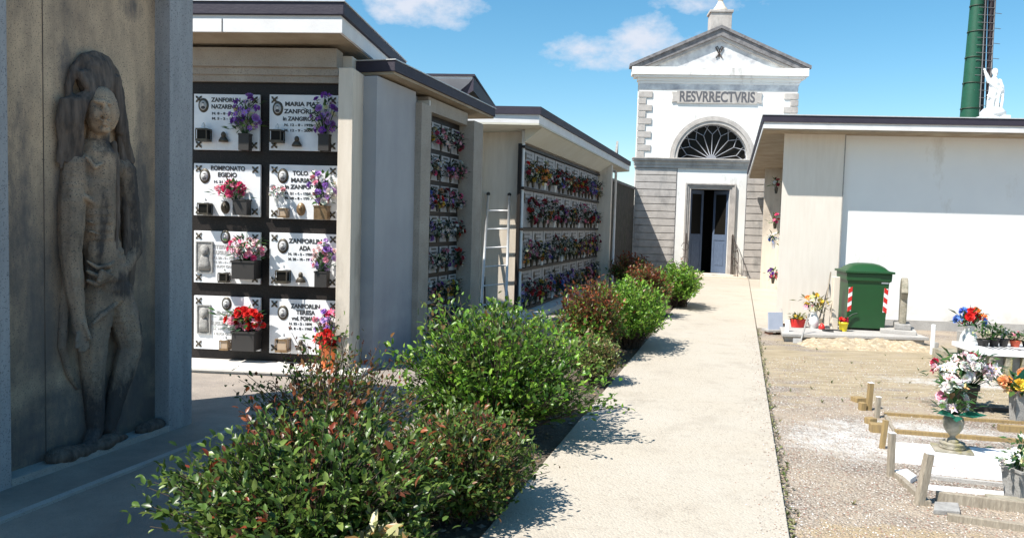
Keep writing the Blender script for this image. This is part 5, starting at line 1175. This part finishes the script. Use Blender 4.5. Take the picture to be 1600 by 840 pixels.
# nearest grave: timber and stone borders
gA = thing('grave', 'nearest gravel grave, bordered by grey timber and thin white stone strips', 'grave', (0, 0, 0))
obj('front_board', beam(G(1480, 812), G(1640, 835), .035, .04), 'wood_grey', gA, bevel=.004, label='grey timber board at the near edge')
obj('back_board', beam(G(1462, 783), G(1640, 806), .03, .065), 'wood_grey', gA, bevel=.004, label='grey timber board across the middle')
obj('stone_strip', beam(G(1442, 762), G(1640, 780), .05, .02), 'marble', gA, bevel=.003); obj('stone_strip', beam(G(1450, 738), G(1640, 755), .07, .035), 'marble', gA, bevel=.003)
m = MB(); pp = [G(1458, 803), G(1500, 806), G(1497, 792), G(1460, 790)]; m.prism([(p.x, p.y) for p in pp], 0, .03); obj('flat_stone', m, 'stone_grey', gA, bevel=.004)
m = MB(); pp = [G(1397, 742), G(1428, 760), G(1424, 752), G(1417, 740)]; pp = [G(1396, 742), G(1422, 756), G(1432, 750), G(1416, 739)]; m.prism([(p.x, p.y) for p in pp], 0, .035); obj('flat_stone', m, 'marble', gA, bevel=.003)
obj('border', beam(G(1400, 744), G(1450, 790), .035, .03), 'wood_grey', gA); obj('stone_strip', beam(G(1455, 748), G(1640, 768), .03, .025), 'concrete', gA)
# second grave: white marble slab bed
gB = thing('grave', 'grave covered by a broad white marble slab under the tall urn', 'grave', (0, 0, 0))
m = MB(); pp = [G(1396, 713, .04), G(1640, 736, .04), G(1640, 707, .04), G(1390, 690, .04)]; m.prism([(p.x, p.y) for p in pp], -.02, .045); obj('slab', m, 'marble', gB, bevel=.005)
obj('border', beam(G(1398, 676), G(1640, 695), .045, .03), 'wood_yellow', gB, label='rusty yellow timber border behind the slab')
obj('border', beam(G(1399, 712), G(1390, 692), .03, .055), 'marble_warm', gB, bevel=.003)
# third and fourth: gravel beds with worn borders
gC = thing('grave', 'worn grave outline of rusty borders and gravel behind the white slab', 'grave', (0, 0, 0))
obj('border', beam(G(1382, 648), G(1640, 665), .03, .025), 'wood_yellow', gC); obj('border', beam(G(1505, 640), G(1640, 646), .06, .04), 'pot_dark', gC, label='dark board at the far edge')
obj('border', beam(G(1383, 650), G(1398, 676), .025, .02), 'wood_grey', gC); obj('border', beam(G(1440, 628), G(1640, 640), .025, .02), 'wood_grey', gC)
obj('border', beam(G(1560, 672), G(1640, 678), .06, .05), 'wood_yellow', gC)
# stakes
def stake(label, bx, by, tx, ty, w, mt, cap='white_paint', Yl=None):
    a = G(bx, by); dd = a.y + (Yl or 0); b = D(tx, ty, dd); return post(label, a, b, w, mt, 'wooden_stake', 'stake', cap, 'stakes marking the graves')
stake('thick grey stake leaning to the right, nearest of the grave stakes', 1436, 787, 1452, 708, .046, 'wood_grey')
stake('upright grey brown stake at the corner of the white slab', 1391, 743, 1394, 676, .038, 'wood_grey')
stake('yellowish stake just behind the upright grey one', 1378, 700, 1384, 657, .034, 'wood_yellow', 'wood_yellow')
stake('tallest yellow stake, standing by two loose wooden blocks', 1357, 640, 1361, 598, .042, 'wood_yellow')
stake('thin pale stake with a white top, second farthest', 1370, 652, 1373, 620, .036, 'wood_grey')
def block(label, px, py, w, d, h, rz, mt='wood_yellow'):
    a = G(px, py); m = MB(); m.box(-w / 2, w / 2, -d / 2, d / 2, -.01, h); o = obj('wood_block', m, mt, None, loc=a, rz=rz, bevel=.004); tag(o, label, 'wood block', 'loose wood blocks by the stakes')
block('loose yellow wood block farthest to the left, lying flat', 1341, 627, .10, .10, .045, .2)
block('small rusty block at the foot of the tallest yellow stake', 1347, 640, .05, .06, .07, .1)
block('squarish yellow block near the thin pale stake', 1360, 661, .075, .07, .05, .3)
block('chunkier rusty yellow block beside the yellowish stake', 1369, 674, .10, .08, .07, -.2)

a = G(1487, 703, .045); t = thing('urn_plinth', 'square stone tile under the tall mossy urn', 'plinth', (a.x, a.y, .046), R(-20)); m = MB(); m.box(-.125, .125, -.10, .10, 0, .018); obj('tile', m, 'stone_moss', t, bevel=.003); m = MB(); m.lathe([(.085, .0182), (.09, .03), (.075, .045), (.085, .055), (.085, .062)], 20); obj('foot', m, 'stone_moss', t)
bouquet('tall mossy stone urn of pink and white roses on the white slab', (a.x, a.y, .109), 0, 'urn', .07, .205, 'stone_moss', ['white', 'pale', 'white', 'peach', 'white', 'pale', 'white', 'white', 'rose'], .125, .13, 14, .042, group='urns on the graves', leaves=70, up=.95, bigleaf=[(-1, -.4, .15, .2), (1, -.3, .1, .2), (.4, -.8, .1, .16), (-.4, -.7, -.1, .15)], leaf_len=.09)
a = G(1509, 640); bouquet('large spreading bunch of white and lilac lilies in a dark pot behind the urn', a, 0, 'pot', .10, .24, 'pot_dark', ['white', 'pale', 'pale', 'white', 'white', 'white', 'crimson'], .30, .15, 46, .05, group='urns on the graves', leaves=170, kinds=('star', 'rose', 'puff'), up=1.05, leaf_len=.09, lcol=None)
a = G(1589, 660); t = bouquet('orange roses with big green leaves in a tapering grey stone vase', a, 0, 'square', .062, .28, 'stone_grey', ['orange', 'peach', 'yellow', 'orange', 'peach'], .14, .09, 12, .05, group='urns on the graves', leaves=40, bigleaf=[(-1, -.3, .9, .26), (-.2, -.4, 1.2, .24), (1, 0, .8, .22), (.3, -.8, .3, .16)])
a = G(1593, 783); bouquet('square grey planter with a bushy white flowered plant at the edge of the nearest grave', (a.x, a.y, 0), .2, 'square', .085, .21, 'stone_grey', ['white', 'cream', 'white'], .14, .10, 12, .026, cat='planter', name='planter', leaves=200, lcol=None, leaf_len=.05, up=.9)
m = MB(); a = G(1583, 790); m.box(-.14, .10, -.05, .05, 0, .045); tag(obj('stone_block', m, 'stone_moss', None, loc=a, rz=R(-14), bevel=.005), 'pale stone block lying before the square grey planter', 'stone block')
# small tomb slab with pots
Yw0, Yw1 = 8.5, 9.25; zz = .27
tl, tr_ = D(1545, 545, Yw0), D(1660, 545, Yw0)
t = thing('tomb', 'white tomb slab on short stone supports carrying a row of plant pots', 'tomb', (tl.x, Yw0, 0), R(-9))
m = MB(); m.box(-.1, 1.5, 0, .75, zz, zz + .05); sl = obj('slab', m, 'marble', t, bevel=.005)
m = MB(); m.box(-.05, 1.45, .08, .7, 0, zz - .001); obj('body', m, 'stone_grey', t)
for k in range(5): m = MB(); m.box(.02 + k * .17, .09 + k * .17, .01, .079, 0, zz - .0005); obj('support', m, 'stone_moss', t, bevel=.008)
m = MB()
for k in range(5): x = .12 + k * .07; m.add([(x, .20, zz + .0525), (x + .03, .20, zz + .0525), (x + .01, .42, zz + .0525), (x - .02, .42, zz + .0525)], [(0, 1, 2, 3)])
m.box(.42, .62, .24, .30, zz + .0502, zz + .0535); m.box(.66, .76, .22, .36, zz + .0502, zz + .0535)
obj('lettering', m, 'lettering', sl)
tops = [(1536, 'low green succulent in a hidden dark pot, first on the tomb slab', 'pot_dark', .07, .08, .12, 40, None), (1553, 'taller leafy succulent in a black pot on the tomb slab', 'pot_dark', .06, .10, .12, 60, None), (1568, 'small dark plant in a black pot on the tomb slab', 'pot_dark', .055, .09, .08, 30, 'white'), (1586, 'red pot with small pink flowers on the tomb slab', 'pot_red', .06, .08, .07, 30, 'rose'), (1604, 'dark pot at the picture edge of the tomb slab', 'pot_dark', .05, .07, .08, 30, None)]
for (px, lb, mt, w, h, r_4, nl, fc) in tops:
    p = D(px, 537, Yw0 + .42); lc = WM[t.name].inverted() @ Vector((p.x, p.y, 0))
    bouquet(lb.replace(' at the picture edge of', ' of small leaves, last on'), (p.x, p.y, zz + .0505 - .0), 0, 'pot', w, h, mt, [fc or 'cream'], r_4, r_4 * .8, 7 if fc else 2, .02, cat='potted plant', name='potted_plant', group='plant pots on the tomb slab', leaves=nl * 2, leaf_len=.06)
a = D(1512, 549, 9.4); t = thing('tomb_step', 'small stone block under the white vase', 'stone block', (a.x, a.y, 0)); m = MB(); m.box(-.3, .3, -.12, .25, 0, max(.1, a.z)); obj('block', m, 'stone_moss', t, bevel=.006)
bouquet('white vase of blue, red and orange flowers near the white wall', (a.x, a.y, max(.1, a.z) + .001), 0, 'belly', .105, .33, 'ceramic', ['blue', 'red', 'orange', 'blue', 'red', 'red'], .19, .11, 13, .055, group='urns on the graves', leaves=50)
a = G(1501, 556); post('short grey stone stump beside the white vase', a, (a.x, a.y, .34), .09, 'stone_grey', 'stone_post')
post('grey rail post before the white wall, left of the white vase', G(1462, 548), G(1462, 548) + Vector((0, 0, .12)), .05, 'stone_grey', 'stone_post')

# ---------------------------------------------------------------- shrubs
from mathutils import noise as mnoise
def shrub(label, base, rx, ry, h, n_twigs, leaves_per, L, palette, tip=None, tip_p=.0, seed=1, droop=.0, sparse=.0, lift=.12, name='shrub', group='shrubs along the footpath', wmul=.24, spiky=.25, rot=0.0, low=.25, shoots=0):
    q = random.Random(seed); t = thing(name, label, 'shrub', (base[0], base[1], 0), rot, group)
    wood = MB(); V, F, Cc_ = [], [], []
    for k in range(n_twigs + shoots):
        a = q.uniform(0, 2 * math.pi); u = q.uniform(-low, 1); s_ = math.sqrt(max(0, 1 - u * u)); rr = q.uniform(.55, 1.0) ** .5
        lump = 1 + spiky * mnoise.noise(Vector((math.cos(a) * 2.1 + seed, math.sin(a) * 2.1, u * 2.3)) )* 2
        end = Vector((rx * s_ * math.cos(a) * rr * lump, ry * s_ * math.sin(a) * rr * lump, lift + (h - lift) * (.42 + .58 * u * rr * (1 + .5 * (lump - 1)))))
        if q.random() < sparse: end *= q.uniform(1.05, 1.25)
        if end.z < .05: end.z = .05 + q.random() * .1
        if k >= n_twigs: end = Vector((rx * .5 * q.uniform(-1, 1), ry * .5 * q.uniform(-1, 1), h * q.uniform(1.0, 1.2)))
        root = Vector((q.gauss(0, .06), q.gauss(0, .06), 0.0)); mid = root.lerp(end, .5) + Vector((q.gauss(0, .05), q.gauss(0, .05), .08 * h))
        P_ = []
        for i in range(6):
            s2 = .93 * i / 5; P_.append(root * (1 - s2) ** 2 + mid * 2 * s2 * (1 - s2) + end * s2 * s2)
        wood.tube(P_, [.008, .006, .0045, .0035, .0025, .0015], 4, None, False)
        ax = (end - mid).normalized(); istip = (q.random() < tip_p and end.z > .62 * h) or (k >= n_twigs and tip is not None)
        for j in range(leaves_per):
            s2 = .45 + .55 * (j + q.random()) / leaves_per
            p = root * (1 - s2) ** 2 + mid * 2 * s2 * (1 - s2) + end * s2 * s2 + Vector((q.gauss(0, .02), q.gauss(0, .02), q.gauss(0, .02))) * (1 if k < n_twigs else .15)
            w_ = Vector((q.gauss(0, 1), q.gauss(0, 1), q.gauss(.25, .8))).normalized(); d = (ax * .7 + w_ * .9); d.z += .1 - droop; d.normalize()
            up = Vector((q.gauss(0, .55), q.gauss(0, .55), 1)); sd_ = d.cross(up)
            if sd_.length < 1e-3: continue
            sd_.normalize(); n_ = sd_.cross(d); LL = L * q.uniform(.6, 1.25) * (1 if k < n_twigs else .8); ww = LL * wmul
            c = q.choice(palette); kk = q.uniform(.75, 1.25)
            if istip and s2 > (.72 if k < n_twigs else .85) and tip: c = q.choice(tip)
            o = len(V)
            b0 = p; V.extend([tuple(b0), tuple(b0 + d * LL * .35 + sd_ * ww + n_ * ww * .35), tuple(b0 + d * LL * .75 + sd_ * ww * .7 + n_ * ww * .2), tuple(b0 + d * LL - n_ * LL * .12), tuple(b0 + d * LL * .75 - sd_ * ww * .7 + n_ * ww * .2), tuple(b0 + d * LL * .35 - sd_ * ww + n_ * ww * .35), tuple(b0 + d * LL * .5)])
            F.extend([(o, o + 1, o + 6), (o + 1, o + 2, o + 6), (o + 2, o + 3, o + 6), (o + 3, o + 4, o + 6), (o + 4, o + 5, o + 6), (o + 5, o, o + 6)]); Cc_.extend([tuple(v * kk for v in c)] * 6)
    fm = MB(); fm.v, fm.f, fm.c, fm.sm, fm.hascol = V, F, Cc_, [True] * len(F), True
    obj('foliage', fm, 'leaf', t); obj('branches', wood, 'bark', t); return t
DG = [(.055, .105, .02), (.08, .145, .028), (.115, .19, .036), (.036, .075, .018), (.16, .22, .05)]
BG = [(.12, .25, .025), (.17, .34, .035), (.07, .17, .02), (.24, .38, .05)]
RD = [(.22, .045, .02), (.17, .055, .03), (.28, .08, .03), (.13, .055, .025)]
BR = [(.16, .13, .035), (.22, .11, .04), (.10, .16, .03), (.20, .08, .03), (.09, .14, .03)]
def sg(px, Y): return D(px, 420, Y).xy
shrub('dark glossy shrub with a few red tips, nearest the camera', sg(492, 3.35), .62, .60, .73, 1100, 15, .046, DG, RD, .12, 11, low=.7, shoots=18)
shrub('dark reddish shrub between the nearest one and the path', sg(722, 4.1), .46, .52, .60, 900, 15, .036, DG + DG + DG + BR, RD + BR, .25, 12, low=.9)
shrub('thin twiggy shrub with sparse coppery leaves behind the nearest shrub', sg(520, 4.9), .58, .42, .80, 200, 12, .038, DG + BR[:3], RD + BR, .4, 13, sparse=.35, shoots=8)
shrub('bright green bushy shrub overhanging the path, tallest of the row', sg(782, 5.65), .72, .78, 1.06, 900, 15, .052, BG + DG[:3], [(.14, .17, .045), (.18, .11, .04)], .10, 14, low=.7, spiky=.42)
shrub('coppery red tipped shrub in the middle of the row', sg(928, 9.0), .42, .5, 1.0, 420, 14, .05, BR + BG[:2], RD[1:], .55, 15)
shrub('small yellowish green shrub low beside the path', sg(934, 7.6), .26, .34, .52, 240, 12, .042, [(.18, .23, .06), (.14, .20, .05), (.22, .16, .07)], BR, .2, 16)
shrub('fresh green shrub by the path behind the coppery one', sg(985, 10.0), .52, 1.0, .94, 620, 13, .055, BG, BR, .1, 17, low=.3)
shrub('dark red shrub near the far end of the row', sg(1010, 13.4), .50, .6, 1.0, 340, 13, .06, BR + DG[:2], RD, .6, 18)
shrub('rounded green shrub at the far end of the row by the chapel', sg(1060, 15.2), .44, 1.0, .92, 420, 13, .065, BG, BR, .15, 19, low=.3)
shrub('reddish shrub against the old wall beside the chapel', D(985, 420, 19.5).xy, .55, .5, .95, 200, 12, .08, BR, RD, .7, 20)
shrub('small cream edged plant at the foot of the nearest shrub', D(598, 838, 3.02).xy, .15, .13, .36, 44, 9, .10, [(.42, .42, .20), (.55, .50, .30), (.16, .22, .06), (.30, .34, .12)], [(.50, .30, .12)], .3, 21, wmul=.2, spiky=.1)

m = MB(); q = random.Random(77)
for k in range(120):
    Y = 3.6 + 9 * q.random() ** 1.3
    X = right_edge(Y) + q.gauss(.03, .03) if k % 3 else right_edge(Y) + q.uniform(.1, 2.2)
    for j in range(5):
        a = q.uniform(0, 6.28); L = q.uniform(.015, .045); leaf_quad(m, (X, Y, .0), (math.cos(a) * .7, math.sin(a) * .7, 1), L, L * .18, q.choice([(.09, .14, .03), (.13, .15, .05), (.20, .18, .08)]))
struct(obj('weeds', m, 'leaf'), 'tiny weeds along the path edge and in the gravel', 'stuff')
m = MB()
for k in range(900):
    Y = 3.4 + 8 * q.random() ** 1.4; X = right_edge(Y) - abs(q.gauss(0, .10)); r = q.uniform(.003, .007)
    vs_, fs_ = rock(r, k); m.add([(v[0] + X, v[1] + Y, v[2] + .037) for v in vs_], fs_, cols[q.randrange(7)])
struct(obj('gravel', m, 'pebble'), 'gravel kicked onto the edge of the footpath', 'stuff')
# ---------------------------------------------------------------- fit the lettering to its width, then make it plain mesh
bpy.context.view_layer.update()
dg = bpy.context.evaluated_depsgraph_get()
for o, w in txts:
    k = w / max(o.dimensions.x, 1e-4)
    me = bpy.data.meshes.new_from_object(o.evaluated_get(dg)); me.transform(Matrix.Diagonal((k, 1, 1, 1)))
    n = bpy.data.objects.new(o.name + '_', me); COL.objects.link(n); n.parent = o.parent; n.matrix_basis = o.matrix_basis.copy()
    nm = o.name.split('.')[0]; bpy.data.objects.remove(o); n.name = nm
